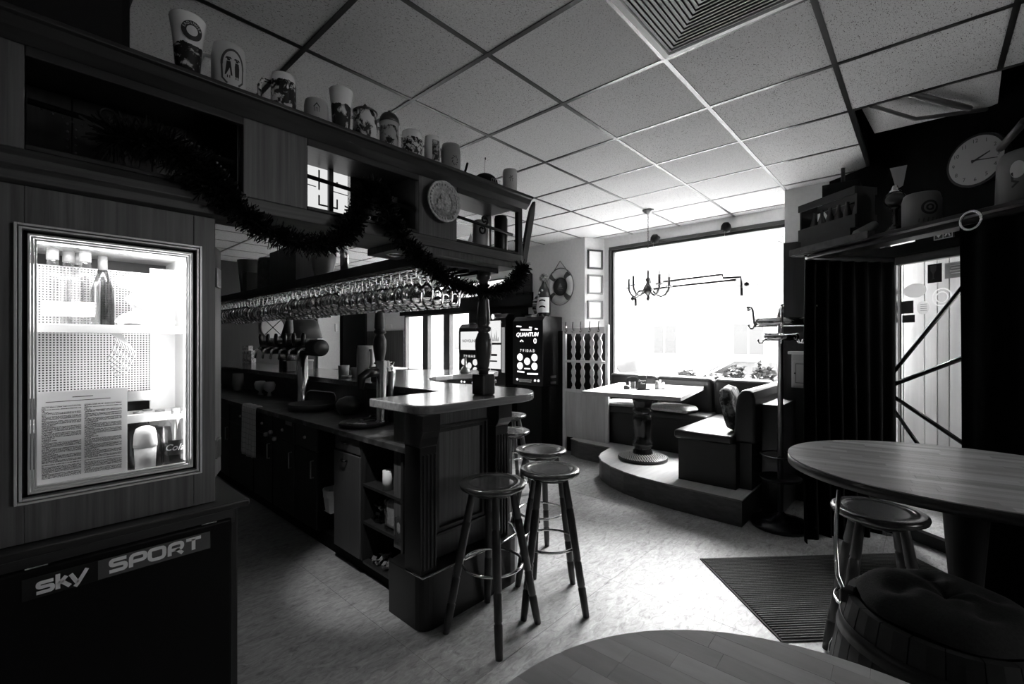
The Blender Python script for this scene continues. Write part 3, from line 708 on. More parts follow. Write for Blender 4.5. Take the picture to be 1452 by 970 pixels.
# poster inside the middle compartment, its brightness put in as an added glow
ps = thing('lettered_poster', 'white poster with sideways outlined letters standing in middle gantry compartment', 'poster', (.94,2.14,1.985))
q = MB(); q.box(-.06,0,0,.205,.004,.298); q.build('sheet', emis('poster_added_glow', 1, .07), ps)
INK = plain('printing_ink', .04,.7); INKL = plain('printing_ink_light', .35,.7)
def pf(a,b): return (a,-.0012,b)
for nm, segs, mt in (('letter',[[(.045,.19),(.045,.285)],[(.045,.24),(.135,.24)],[(.135,.225),(.135,.25)]],INK),('letter',[[(.045,.165),(.045,.12),(.135,.12),(.135,.165)]],INK)):
    q = MB()
    for s_ in segs: ribbon(q, s_, .008, pf)
    q.build(nm, mt, ps)
for cx, mt in ((.068,INKL),(.115,INK)):
    q = MB(); ribbon(q, [(cx+.030*cos(2*pi*k/24), .055+.036*sin(2*pi*k/24)) for k in range(24)], .007, pf, True); q.build('letter', mt, ps)
for x0,x1,z in ((-.045,.03,.205),(.10,.19,.20)):
    q = MB(); ribbon(q, [(x0,z),(x1,z-.004)], .0045, pf); q.build('printed_line', INKL, ps)
st_ = thing('wooden_upright', 'narrow grey upright lath in front of the white poster', 'lath', (1.032,2.12,1.985))
q = MB(); q.box(-.011,-.008,0,.011,.008,.295); q.build('lath', plain('lath_grey', .06,.5), st_)

# embossed pewter plate hung on the gantry
pp = thing('pewter_plate', 'round embossed pewter plate hanging on the gantry panel', 'plate', (1.478,1.845,2.164))
q = MB(); q.lathe([(0,.012),(.058,.012),(.064,-.0),(.070,-.004),(.096,-.016),(.104,-.018),(.104,-.012),(.07,.004),(0,.016)], (0,-.022,0), 40, 'y'); 
PEW = mottled('pewter', [(.3,.25),(.7,.6)], 60, .35, .5, .8, det=5, metal=.85, bd=.01); q.build('dish', PEW, pp)
q = MB()
for k in range(30):
    t = 2*pi*k/30; q.ball((.085*cos(t), -.036, .085*sin(t)), .007, 6, (1,.5,1))
q.build('embossed_border', PEW, pp)['kind'] = 'stuff'
q = MB()
for (a,b,r) in ((-.02,.0,.013),(-.02,-.02,.016),(.0,.01,.012),(.0,-.015,.018),(.022,.002,.012),(.022,-.02,.016),(-.035,-.025,.01),(.036,-.02,.01),(.0,.03,.01)): q.ball((a,-.014,b), r, 8, (1,.5,1.3))
q.build('relief', PEW, pp)

# tinsel garland draped along the gantry
gl = MB(); path = [(.20,2.06),(.28,2.075),(.36,2.06),(.44,2.0),(.50,1.945),(.58,1.885),(.68,1.845),(.78,1.832),(.88,1.86),(.95,1.92),(.99,2.0),(1.03,2.09),(1.07,2.125),(1.11,2.08),(1.16,1.99),(1.24,1.91),(1.33,1.845),(1.43,1.785),(1.55,1.745),(1.68,1.728),(1.82,1.735),(1.94,1.775),(2.02,1.835),(2.06,1.90)]
def cr(P, t):
    n = len(P)-1; i = min(int(t*n), n-1); u = t*n-i
    p0,p1,p2,p3 = P[max(i-1,0)],P[i],P[i+1],P[min(i+2,n)]
    return tuple(.5*((2*b)+(-a+c)*u+(2*a-5*b+4*c-d)*u*u+(-a+3*b-3*c+d)*u**3) for a,b,c,d in zip(p0,p1,p2,p3))
rd = random.Random(11)
for k in range(9000):
    t = rd.random(); x,z = cr(path,t); y = 1.79
    L = .035+.03*rd.random(); 
    if t < .16: L *= 1.35
    d = Vector((rd.gauss(0,1),rd.gauss(0,1),rd.gauss(0,1))).normalized(); p = Vector((x,y,z)); s_ = d.cross(Vector((rd.gauss(0,1),rd.gauss(0,1),.3))).normalized()*.0022
    gl.add([p-s_, p+s_, p+d*L+s_*.4, p+d*L-s_*.4+Vector((0,0,-.006))], [(0,1,2,3)])
gl.tube([(cr(path,k/60)[0],1.79,cr(path,k/60)[1]) for k in range(61)], .008, 5)
o = gl.build('tinsel_garland', plain('tinsel', .006,.5,0,.2)); tag(o, 'bushy black tinsel garland draped along the front of the gantry', 'garland')

# things inside compartments
def lathe_thing(name, label, cat, loc, prof, mat, n=24, extra=None, group=None, pname='body', rz=0):
    th = thing(name, label, cat, loc, rz, group); q = MB(); q.lathe(prof, n=n); q.build(pname, mat, th)
    if extra: extra(th)
    return th
CERAM = plain('stoneware', .35,.4); CERW = plain('white_ceramic', .7,.3)
def handle_fn(r, z0, z1, out, mat, ang=0, th=.008):
    def f(t):
        q = MB(); pts = [(r*.95,0,z1),(r+out*.7,0,z1+.004),(r+out,0,z1-(z1-z0)*.25),(r+out*.95,0,z0+(z1-z0)*.3),(r+out*.5,0,z0+.005),(r*.95,0,z0)]
        q.tube([(x*cos(ang),x*sin(ang),z) for x,_,z in pts], th, 8); q.build('handle', mat, t)
    return f
lathe_thing('stoneware_jug', 'pale cylindrical stoneware jug in the far gantry compartment', 'jug', (1.975,2.06,1.985), [(.048,0),(.052,.005),(.052,.20),(.046,.215),(.046,.22),(.042,.22),(.042,.01)], plain('jug_pale',.4,.35))
lathe_thing('black_canister', 'tall glossy black canister beside the stoneware jug', 'canister', (2.035,1.945,1.985), [(.04,0),(.042,.004),(.042,.225),(.038,.23),(.038,.24),(0,.242)], BLACK)
ob = thing('folded_card', 'small pale folded card standing in the far gantry compartment', 'card', (1.82,2.02,1.985))
q = MB(); q.prism_axis([(-.02,0),(.02,0),(.045,.09),(.035,.12)], lambda a,b,d: (a,d,b), -.002,.002); q.build('card', PAPER, ob)
lathe_thing('dark_tankard', 'dark tankard with pale lettering at the left of the far compartment', 'tankard', (1.74,2.08,1.985), [(.034,0),(.038,.01),(.036,.2),(.034,.21),(.03,.21),(.03,.02)], plain('tankard_dark',.02,.3))
bk = MB(); bk.box(1.23,2.0,1.985,1.33,2.12,2.19); o = bk.build('dark_box', plain('box_dark',.015,.5), bev=.004); tag(o, 'dark box at the right end of the middle gantry compartment', 'box')
lathe_thing('glass_tumbler', 'clear tumbler standing low in the middle gantry compartment', 'glass', (1.19,1.98,1.985), [(.03,0),(.034,.07),(.032,.07),(.028,.004),(0,.004)], GLASSWARE)

# mugs along the top of the gantry
def mugmat(name, base, dark, z0, z1, scale=28, thr=.5, vec=(1,1,1)):
    """glazed body with a dark printed scene between two heights"""
    if name in MATS: return MATS[name]
    m, nt, b = nodes(name); v = coords(nt, vec); n1 = noise(nt, v, scale, 4, .6, .6)
    tc = N(nt,'ShaderNodeTexCoord'); sp = N(nt,'ShaderNodeSeparateXYZ'); nt.links.new(tc.outputs['Object'], sp.inputs[0])
    def lt(val, thr_, op):
        q = N(nt,'ShaderNodeMath',operation=op); nt.links.new(val,q.inputs[0]); q.inputs[1].default_value = thr_; return q.outputs[0]
    wob = N(nt,'ShaderNodeMath',operation='MULTIPLY_ADD'); nt.links.new(n1,wob.inputs[0]); wob.inputs[1].default_value=.03; nt.links.new(sp.outputs[2],wob.inputs[2])
    a = lt(wob.outputs[0], z0+.015, 'GREATER_THAN'); c = lt(wob.outputs[0], z1+.015, 'LESS_THAN')
    mm = N(nt,'ShaderNodeMath',operation='MULTIPLY'); nt.links.new(a,mm.inputs[0]); nt.links.new(c,mm.inputs[1])
    pat = ramp(nt, n1, [(thr-.04, dark), (thr+.04, base*.8)])
    mx = N(nt,'ShaderNodeMix',data_type='RGBA'); nt.links.new(mm.outputs[0],mx.inputs[0]); mx.inputs[6].default_value = g3(base); nt.links.new(pat,mx.inputs[7])
    nt.links.new(mx.outputs[2], b.inputs['Base Color']); b.inputs['Roughness'].default_value = .25; return m
MZ = 2.345; MY = 1.90
def mug(x, h, r, mat, label, prof=None, handle=True, lid=None, ang=2.6, name='beer_mug', hm=None):
    th = thing(name, label, 'mug', (x, MY, MZ), 0, 'beer mugs on top of the gantry')
    pr = prof or [(0,0),(r*.96,0),(r,.006),(r,h*.8),(r*.94,h*.93),(r*.9,h),(r*.84,h),(r*.84,.01),(0,.01)]
    q = MB(); q.lathe([(max(a,0),b) for a,b in pr], n=28); q.build('body', mat, th)
    if handle: handle_fn(r*.98, h*.2, h*.78, .04, hm or mat, ang, .0075)(th)
    if lid:
        q = MB(); q.lathe(lid, n=24); q.build('lid', plain('pewter_lid', .12,.3,.9), th)
    return th
W0, W1_ = .62, .02
m1 = mug(.412, .225, .05, mugmat('mug_relief', .92,.02, -.02,.125, 34,.62), 'tall flared beaker with pale rim, dark relief scene and round badge', [(0,0),(.036,0),(.038,.008),(.034,.02),(.037,.06),(.045,.16),(.054,.222),(.053,.226),(.047,.222),(.03,.02),(0,.02)], False, name='tall_beaker')
# round badge with lettering on the beaker
bd = MB(); 
def badge(a, b, d=0):  # tangent patch on the beaker
    th_ = R(-88)+a/.05; r = .0505+(b+.165-.16)*.14+d
    return (r*cos(th_), r*sin(th_), .165+b)
bo = MB(); n = 30
bo.add([badge(0,0,.0008)]+[badge(.031*cos(2*pi*k/n), .031*sin(2*pi*k/n),.0008) for k in range(n)], [(0,1+k,1+(k+1)%n) for k in range(n)]); bo_ = bo.build('badge', plain('badge_dark',.03,.4), m1)
bo = MB(); bo.add([badge(0,0,.0014)]+[badge(.016*cos(2*pi*k/n), .016*sin(2*pi*k/n),.0014) for k in range(n)], [(0,1+k,1+(k+1)%n) for k in range(n)]); bo.build('badge_centre', CERW, bo_)
for k, chh in enumerate('ERDINGER'):
    ang = R(160-k*20); bo = MB(); text(bo, chh, .011, lambda x,y,ang=ang: badge(.0235*cos(ang)+x, .0235*sin(ang)+y,.0014), rot=ang-pi/2); bo.build('badge_letter', CERW, bo_)
m2 = mug(.538, .185, .055, plain('mug_grey_glaze', .66,.3), 'grey stoneware mug printed with two dark standing figures', hm=plain('mug_grey_glaze', .66,.3))
def wrap(a,b,r=.0556,c0=R(-92)): t = c0+a/r; return (r*cos(t), r*sin(t), b)
q = MB(); ribbon(q, [(.036*sin(t_), .10+.055*cos(t_)) for t_ in [(-1.6+3.2*k/16) for k in range(17)]], .008, wrap); 
ribbon(q, [(-.036,.10),(-.034,.05),(-.02,.034),(.02,.034),(.034,.05),(.036,.10)], .006, wrap); q.build('printed_arch', plain('print_blue_grey', .08,.5), m2)
q = MB()
for cx, sk in ((-.014,1),(.013,0)):
    body_ = [(-.006,.112),(.006,.112),(.008,.095),(.012 if sk else .007,.062),(-.012 if sk else -.007,.062),(-.008,.095)]
    q.add([wrap(cx+a,b) for a,b in body_], [tuple(range(6))])
    q.add([wrap(cx+a,b) for a,b in [(-.004,.114),(.004,.114),(.005,.122),(-.005,.122)]], [(0,1,2,3)])
    q.add([wrap(cx+a,b) for a,b in [(-.011,.121),(.011,.121),(.006,.127),(-.006,.127)]], [(0,1,2,3)])
    q.add([wrap(cx+a,b) for a,b in [(-.005,.062),(-.002,.062),(-.002,.052),(-.005,.052)]], [(0,1,2,3)]); q.add([wrap(cx+a,b) for a,b in [(.002,.062),(.005,.062),(.005,.052),(.002,.052)]], [(0,1,2,3)])
q.build('printed_figures', plain('print_dark', .015,.5), m2)
q = MB(); ribbon(q, [(-.03,.022),(.03,.022)], .005, wrap); ribbon(q, [(-.02,.014),(.02,.014)], .003, wrap); q.build('printed_band', plain('print_blue_grey', .08,.5), m2)
lidA = lambda r,h: [(r*1.05,h),(r*1.06,h+.006),(r*.8,h+.016),(r*.3,h+.022),(.006,h+.026),(.009,h+.036),(.004,h+.044),(0,h+.045)]
mug(.731,.165,.046, mugmat('mug_carved', .85,.015,.015,.135,40,.55), 'dark carved mug with pale rim and a slim handle at its left', ang=2.9)
mug(.863,.115,.048, plain('mug_sand_glaze',.42,.35), 'short squat grey mug with a little printed house', ang=1.5)
hq = MB(); 
def wr3(a,b): return wrap(a,b,.0486,R(-112))
ribbon(hq,[(-.01,.055),(-.01,.075),(0,.088),(.01,.075),(.01,.055)],.002,wr3); ribbon(hq,[(-.013,.074),(0,.091),(.013,.074)],.002,wr3); ribbon(hq,[(-.003,.055),(-.003,.07),(.004,.07),(.004,.055)],.0015,wr3); ribbon(hq,[(.006,.03),(.03,.026)],.008,wr3)
hq.build('printed_house', plain('print_dark', .015,.5), bpy.data.objects['beer_mug.002'])
mug(.973,.205,.046, mugmat('mug_relief2', .9,.02,-.02,.135,30,.62,(1,1,.6)), 'tall waisted beaker with white wavy rim over dark scene', [(0,0),(.04,0),(.042,.008),(.036,.02),(.037,.06),(.042,.14),(.050,.20),(.049,.206),(.043,.2),(.03,.02),(0,.02)], False, name='tall_beaker')
mug(1.089,.150,.054, mugmat('mug_figures', .95,.03,.0,.16,24,.50,(1,1,.7)), 'stout lidded stein with white figures and a ball thumb knob', [(0,0),(.05,0),(.053,.01),(.055,.08),(.052,.135),(.05,.15),(.045,.15),(.045,.01),(0,.01)], True, lidA(.052,.15), 2.9)
mug(1.215,.150,.046, mugmat('mug_scroll', .55,.02,.0,.125,26,.47,(1,1,.8)), 'slim lidded stein with domed grey lid and scroll relief', [(0,0),(.047,0),(.048,.012),(.043,.03),(.044,.12),(.046,.15),(.04,.15),(.04,.01),(0,.01)], True, [(.048,.148),(.048,.156),(.044,.172),(.033,.19),(.018,.198),(.006,.20),(.006,.21),(0,.211)], 2.7)
mug(1.345,.150,.052, mugmat('mug_cobbled', .9,.025,.01,.11,55,.5), 'white mug with a dark cobbled pattern over its belly', ang=2.9)
m9 = mug(1.472,.168,.041, plain('mug_white_glaze',.85,.25), 'narrow white mug with dark printed panel at its right', ang=1.8)
q = MB(); q.grid(lambda u,v: wrap(-.006+.045*u,.012+.13*v,.0414,R(-120)), 8, 1); q.build('printed_panel', mottled('print_panel', [(.45,.01),(.6,.5)], 45,.4,.5,0), m9)
m10 = mug(1.596,.165,.052, plain('mug_dun_glaze',.26,.4), 'dull grey mug with a small dark crest', ang=2.9)
q = MB()
for k in range(8): ribbon(q,[(.012*cos(k*.8)+.01,.07+.018*sin(k*.8)),(.02*cos(k*.8+.5)+.01,.07+.028*sin(k*.8+.5))],.004,lambda a,b: wrap(a,b,.0526,R(-115)))
ribbon(q,[(-.02,.028),(.035,.028)],.004,lambda a,b: wrap(a,b,.0526,R(-115))); q.build('printed_crest', plain('print_dark', .015,.5), m10)
m11 = mug(2.069,.165,.045, plain('mug_plain_glaze',.5,.35), 'plain grey cylinder mug at the far right end of the gantry top', [(0,0),(.044,0),(.045,.004),(.045,.15),(.041,.163),(.036,.163),(.036,.01),(0,.01)], False)
q = MB()
for k in range(6): ribbon(q,[(.004*cos(k),.10+.003*k),(.016*cos(k*1.05),.10+.022*sin(k*1.05))],.003,lambda a,b: wrap(a,b,.0456,R(-126)))
ribbon(q,[(-.012,.055),(.018,.055)],.002,lambda a,b: wrap(a,b,.0456,R(-126))); q.build('printed_crest', plain('print_mid', .12,.5), m11)
# black cap and a bent reed
cp = thing('black_hat', 'black peaked cap lying between the mugs on the gantry top', 'cap', (1.885,1.93,MZ))
q = MB(); q.grid(lambda u,v: (.082*cos(2*pi*u)*sin(v*pi/2)*1.0, .08*sin(2*pi*u)*sin(v*pi/2), .012+.088*cos(v*pi/2)**.8), 24, 8); q.build('crown', BLACKM, cp)
q = MB(); q.grid(lambda u,v: ((-.07-.075*v)*cos((u-.5)*1.7), .085*sin((u-.5)*2.1), .016+.012*v-.035*v*v*0+.01*cos((u-.5)*3)), 10, 4); q.build('peak', BLACKM, cp, solid=.004)
q = MB()
for k in range(5): q.tube([(.045+.009*cos(t_)*.9-k*.016+.0, -.079-.002, .04+.011*sin(t_)) for t_ in [2*pi*i/10 for i in range(8)]], .0014, 4)
q.build('stitched_emblem', plain('thread_pale',.4,.7), cp)
q = MB(); q.tube([(0,.01,.1),(.004,.01,.15),(.01,.01,.19)], .0012,4).ball((.011,.01,.196),.006,6,(.7,.7,1.6)); q.build('feather', plain('straw_dark',.03,.7), cp)
o = MB().tube([(1.72,1.93,MZ),(1.722,1.93,2.40),(1.733,1.93,2.43),(1.745,1.93,2.468)],.0065,6).build('bent_drinking_straw', BLACKM); tag(o,'short bent black stick standing beside the black cap','stick')
# loudspeaker on the gantry at the left
sp = thing('loudspeaker', 'large black loudspeaker box on the gantry under the ceiling', 'speaker', (.06,1.95,2.345))
q = MB(); q.box(-.32,-.10,0,.19,.2,.42); q.build('cabinet', BLACKM, sp, bev=.006)
q = MB(); q.box(-.30,-.106,.02,.17,-.10,.40); q.build('grille', plain('grille_cloth', .004,.9), sp)

# ============================================================ DISPLAY COUNTER
dc = thing('display_cabinet', 'oak cabinet with silver framed lit glass front at the left edge', 'cabinet', (.22,1.85,.90))
DO = (.22,1.85,.90)
def D(): return MB(DO)
fx0,fx1,fz0,fz1 = .003,.438,1.002,1.777
q = D(); q.box(-.6,1.85,.89,fx0+.02,1.875,1.884).box(fx1-.02,1.85,.89,.482,1.875,1.884).box(fx0+.02,1.85,.89,fx1-.02,1.875,fz0+.02).box(fx0+.02,1.85,fz1-.02,fx1-.02,1.875,1.884); q.build('front_panel', OAK, dc, bev=.002)
q = D(); q.box(.462,1.875,.89,.482,2.30,1.93).box(-.6,1.875,.89,-.58,2.3,1.93); q.build('side_panel', OAK, dc)
ALU = plain('silver_profile', .8,.3,.35)
def fprof(x0,x1,z0,z1,w,p0,p1,nm,mat,ridges):
    q = D()
    for k in range(ridges):
        a = w*k/ridges; b = w*(k+.72)/ridges; X0,X1,Z0,Z1 = x0+a,x1-a,z0+a,z1-a; c = b-a
        pr = p0+(p1-p0)*k/ridges
        q.box(X0,1.85-pr,Z0,X0+c,1.852,Z1).box(X1-c,1.85-pr,Z0,X1,1.852,Z1).box(X0+c,1.85-pr,Z0,X1-c,1.852,Z0+c).box(X0+c,1.85-pr,Z1-c,X1-c,1.852,Z1)
    return q.build(nm, mat, dc, bev=.0012, seg=2)
fprof(fx0,fx1,fz0,fz1,.018,.02,.016,'outer_profile',ALU,2)
q = D(); z_=.018; w_=.009
q.box(fx0+z_,1.845,fz0+z_,fx0+z_+w_,1.853,fz1-z_).box(fx1-z_-w_,1.845,fz0+z_,fx1-z_,1.853,fz1-z_).box(fx0+z_,1.845,fz0+z_,fx1-z_,1.853,fz0+z_+w_).box(fx0+z_,1.845,fz1-z_-w_,fx1-z_,1.853,fz1-z_); q.build('seal', BLACKM, dc)
fprof(fx0+.026,fx1-.026,fz0+.026,fz1-.026,.02,.018,.010,'inner_profile',ALU,3)
ix0,ix1,iz0,iz1 = fx0+.044,fx1-.044,fz0+.044,fz1-.044
q = D(); q.box(ix0-.004,1.862,iz0-.004,ix1+.004,1.866,iz1+.004); q.build('glass_front', GLASSPANE, dc)
# lit white interior
INT = plain('fridge_liner', .78,.4)
q = D(); q.box(ix0-.02,2.245,iz0-.03,ix1+.02,2.26,iz1+.02); q.build('back_liner', plain('liner_grey',.03,.6), dc)
q = D(); q.box(ix0-.024,1.872,iz0-.03,ix0-.02,2.26,iz1+.02).box(ix1+.02,1.872,iz0-.03,ix1+.024,2.26,iz1+.02).box(ix0-.02,1.872,iz1+.02,ix1+.02,2.26,iz1+.03).box(ix0-.02,1.872,iz0-.04,ix1+.02,2.26,iz0-.03); q.build('liner', INT, dc)
# perforated rear grille: strips with square holes between them
q = D(); px0,px1,pz0,pz1 = ix0-.01, ix1-.055, 1.27, 1.70
nv = int((px1-px0)/.0082); nh = int((pz1-pz0)/.0082)
for k in range(nv+1): x = px0+k*.0082; q.box(x,2.10,pz0,x+.0038,2.102,pz1)
for k in range(nh+1): z = pz0+k*.0082; q.box(px0,2.1005,z,px1,2.1025,z+.0038)
q.build('perforated_grille', plain('grille_white',.85,.4), dc)['kind'] = 'stuff'
q = D(); q.box(px1,2.095,1.0,ix1+.02,2.105,1.72); q.build('inner_post', INT, dc)
q = D(); q.box(px1-.09,2.08,1.24,px1+.005,2.102,1.275); q.build('grille_bracket', STEEL, dc)
SH = plain('shelf_steel_white',.6,.35)
for z, x0 in ((1.5,ix0-.018),(1.205,ix0-.018)):
    q = D(); q.box(x0,1.935,z-.006,ix1+.018,2.09,z).box(x0,1.928,z-.022,ix1+.018,1.935,z+.004); q.build('shelf', SH, dc, bev=.001)
# strip lamp behind the top edge
q = D(); q.box(ix0,1.880,iz1+.002,ix1,1.90,iz1+.018).box(ix1+.004,1.878,iz0,ix1+.018,1.892,iz1); q.build('strip_lamp', emis('strip_lamp',1,.5), dc)
l = bpy.data.lights.new('strip_lamp_light','AREA'); l.shape='RECTANGLE'; l.size=.34; l.size_y=.02; l.energy=.5; lo = bpy.data.objects.new('strip_lamp_light', l); COL.objects.link(lo); lo.location=(.22,1.892,1.728); lo.rotation_euler=(R(12),0,0)
l = bpy.data.lights.new('side_lamp_light','AREA'); l.shape='RECTANGLE'; l.size=.02; l.size_y=.60; l.energy=.14; lo = bpy.data.objects.new('side_lamp_light', l); COL.objects.link(lo); lo.location=(.386,1.90,1.38); lo.rotation_euler=(R(90),0,R(55))
# side leaf with lock and hinge on the cabinet's right
q = D(); q.prism([(.484,1.93),(.50,1.92),(.545,2.02),(.53,2.03)], .955, 1.80); sl = q.build('side_leaf', OAK, dc, bev=.002)
for z in (1.685,1.06):
    q = D(); q.prism([(.492,1.905),(.502,1.898),(.53,1.96),(.52,1.967)], z-.035, z+.035); q.build('latch', STEEL, sl, bev=.003)
# bottles etc. inside
def bottle(name, label, loc, prof, mat, cap=None, lab=None, grp=None, fill=None):
    th = thing(name, label, 'bottle', loc, 0, grp); q = MB(); q.lathe(prof, n=22); q.build('glass', mat, th)
    if cap: q = MB(); q.lathe(cap, n=16); q.build('cap', plain('cap_grey', .18,.4), th)
    if lab: q = MB(); q.grid(lambda u,v: (lab[0]*cos(R(-135)+u*R(75)), lab[0]*sin(R(-135)+u*R(75)), lab[1]+v*(lab[2]-lab[1])), 10, 1); q.build('label_patch', lab[3] if len(lab) > 3 else PAPER, th)
    if fill: q = MB(); q.lathe(fill, n=20); q.build('drink', plain('dark_drink', .006,.1), th)
    return th
BG = glassy('bottle_glass', .955,.9,.03)
wp = [(0,0),(.034,0),(.037,.006),(.037,.14),(.032,.17),(.014,.19),(.0125,.235),(.014,.237),(.012,.237),(.011,.19),(.030,.165),(.035,.14),(.035,.008),(0,.008)]
capw = [(.0145,.205),(.0145,.24),(0,.242)]
for k,(x,y,l_) in enumerate(((.085,2.0,'clear liquor bottle at the far left of the lit cabinet shelf'),(.122,2.03,'clear liquor bottle second from left with grey capsule'),(.158,1.985,'round shouldered clear bottle with a white label in the middle of the upper shelf'),(.142,2.06,'slim clear bottle standing behind between two round ones'))):
    bottle('liquor_bottle', l_, (x,y,1.5), wp, BG, capw, (.0378,.03,.075), 'clear bottles on the upper cabinet shelf')
bottle('wine_bottle', 'darker slender bottle at the right end of the bottle row', (.205,2.04,1.5), [(0,0),(.028,0),(.03,.005),(.03,.12),(.012,.19),(.011,.235),(0,.235)], glassy('bottle_dark',.35,.8,.05), [(.0125,.19),(.0125,.237),(0,.238)])
pet = [(0,0),(.036,0),(.04,.012),(.038,.06),(.041,.12),(.036,.165),(.016,.20),(.0125,.205),(.0125,.22),(0,.221)]
petf = [(0,.002),(.034,.002),(.038,.012),(.0365,.06),(.039,.118),(.033,.155),(0,.156)]
petcap = [(.0145,.205),(.0145,.226),(0,.227)]
for k,(x,y,l_) in enumerate(((.292,2.0,'dark soft drink bottle behind the white plastic cup'),(.325,2.05,'dark soft drink bottle at the back with its cap under the shelf'),(.352,2.0,'dark soft drink bottle second from right on the cabinet floor'))):
    bottle('soft_drink_bottle', l_, (x,y,iz0-.03), [(r*.9,h*.86) for r,h in pet], BG, [(r,h*.86) for r,h in petcap], None, 'soft drink bottles in the cabinet', [(r*.9,h*.86) for r,h in petf])
cb = bottle('soft_drink_bottle', 'soft drink bottle with white script on its dark label at the right', (.385,1.93,iz0-.03), [(r,h*.9) for r,h in pet], BG, [(r,h*.9) for r,h in petcap], (.0418,.05,.10,plain('label_dark',.03,.4)), 'soft drink bottles in the cabinet', [(r,h*.5) for r,h in petf])
q = MB(); text(q, 'Cola', .030, lambda x,y: (.0425*cos(R(-105)+x/.0425), .0425*sin(R(-105)+x/.0425), .075+y), shear=.35, off=.012); q.build('script_lettering', WHITE, cb)
cu = thing('plastic_tub', 'white plastic cup with a domed lid on the cabinet floor', 'cup', (.298,1.915,iz0-.03))
q = MB(); q.lathe([(0,0),(.026,0),(.030,.09),(0,.09)], n=24); q.build('cup', plain('cup_grey',.5,.4), cu)
q = MB(); q.lathe([(.032,.088),(.032,.10),(.03,.13),(.025,.148),(.012,.155),(0,.156)], n=24); q.build('domed_lid', WHITE, cu)
# crumpled white bag hanging in front of the upper shelf
bg = MB(); rd = random.Random(4)
bg.grid(lambda u,v: (.315+(.055+.02*sin(5*v*pi))*cos(2*pi*u)+.012*sin(9*u+7*v), 1.985+.045*sin(2*pi*u)+.01*sin(11*u*pi+3*v), 1.502+.17*v+.012*sin(13*u+4*v)-.0*v), 26, 12)
o = bg.build('plastic_bag', plain('bag_white',.85,.35)); tag(o,'crumpled white plastic bag on the upper cabinet shelf, right of the bottles','bag')
hg = MB()
for k in range(7): hg.tube([(.215+.004*k,2.0,1.49),(.235+.008*k,1.985,1.46-.008*k),(.225+.006*k,1.99,1.42-.012*k),(.212+.003*k,1.995,1.395-.01*k)],.0022,5)
o = hg.build('cable_bundle', WHITE); tag(o,'looped white cable bundle hanging below the upper cabinet shelf','cable')
# notice sheet stuck to the glass
def notice_mat():
    m, nt, b = nodes('notice_print')
    tc = N(nt,'ShaderNodeTexCoord'); sp = N(nt,'ShaderNodeSeparateXYZ'); nt.links.new(tc.outputs['Object'], sp.inputs[0])
    def M1(op, a, v=None, v2=None):
        q = N(nt,'ShaderNodeMath',operation=op)
        nt.links.new(a,q.inputs[0])
        if v is not None:
            if isinstance(v,(int,float)): q.inputs[1].default_value = v
            else: nt.links.new(v,q.inputs[1])
        return q.outputs[0]
    x, z = sp.outputs[0], sp.outputs[2]
    line = M1('FRACT', M1('MULTIPLY', z, 290)); inl = M1('LESS_THAN', line, .62)
    nz = N(nt,'ShaderNodeTexNoise'); nz.inputs['Scale'].default_value = 1; nz.inputs['Detail'].default_value = 1
    mp = N(nt,'ShaderNodeMapping'); mp.inputs['Scale'].default_value = (700,1,290); nt.links.new(tc.outputs['Object'],mp.inputs[0]); nt.links.new(mp.outputs[0],nz.inputs[0])
    wd_ = M1('LESS_THAN', nz.outputs[0], .56)
    lr = N(nt,'ShaderNodeTexWhiteNoise'); lr.noise_dimensions = '1D'; nt.links.new(M1('FLOOR', M1('MULTIPLY', z, 290)), lr.inputs['W'])
    def col(x0,x1):
        full = M1('ADD', M1('MULTIPLY', M1('GREATER_THAN', lr.outputs[0], .25), x1-x0), x0+.0)   # line end
        part = M1('ADD', M1('MULTIPLY', lr.outputs[0], 1.6*(x1-x0)), x0)
        end = M1('MINIMUM', M1('MAXIMUM', full, part), x1)
        return M1('MULTIPLY', M1('GREATER_THAN', x, x0), M1('LESS_THAN', x, end))
    cols = M1('ADD', col(.012,.094), col(.101,.186))
    zz = M1('MULTIPLY', M1('GREATER_THAN', z, .028), M1('LESS_THAN', z, .235))
    t_ = M1('MULTIPLY', M1('MULTIPLY', inl, wd_), M1('MULTIPLY', cols, zz))
    mx = N(nt,'ShaderNodeMix',data_type='RGBA'); nt.links.new(t_, mx.inputs[0]); mx.inputs[6].default_value = g3(.92); mx.inputs[7].default_value = g3(.12)
    nt.links.new(mx.outputs[2], b.inputs['Base Color']); b.inputs['Roughness'].default_value = .6; out = nt.nodes['Material Output']; tl = N(nt,'ShaderNodeBsdfTranslucent'); nt.links.new(mx.outputs[2], tl.inputs[0]); ms = N(nt,'ShaderNodeMixShader'); ms.inputs[0].default_value = .75
    nt.links.new(b.outputs[0], ms.inputs[1]); nt.links.new(tl.outputs[0], ms.inputs[2]); nt.links.new(ms.outputs[0], out.inputs[0])
    return m
ns = thing('notice_sheet', 'white sheet with two columns of small print stuck inside the cabinet glass', 'notice', (.045,1.8615,1.03))
q = MB(); q.box(0,-.0005,0,.20,0,.277); q.build('sheet', notice_mat(), ns)
q = MB(); ribbon(q,[(.075,.258),(.12,.258)],.002,lambda a,b:(a,-.0009,b)); ribbon(q,[(.02,.247),(.16,.2475)],.0018,lambda a,b:(a,-.0009,b)); q.build('heading_line', INK, ns)
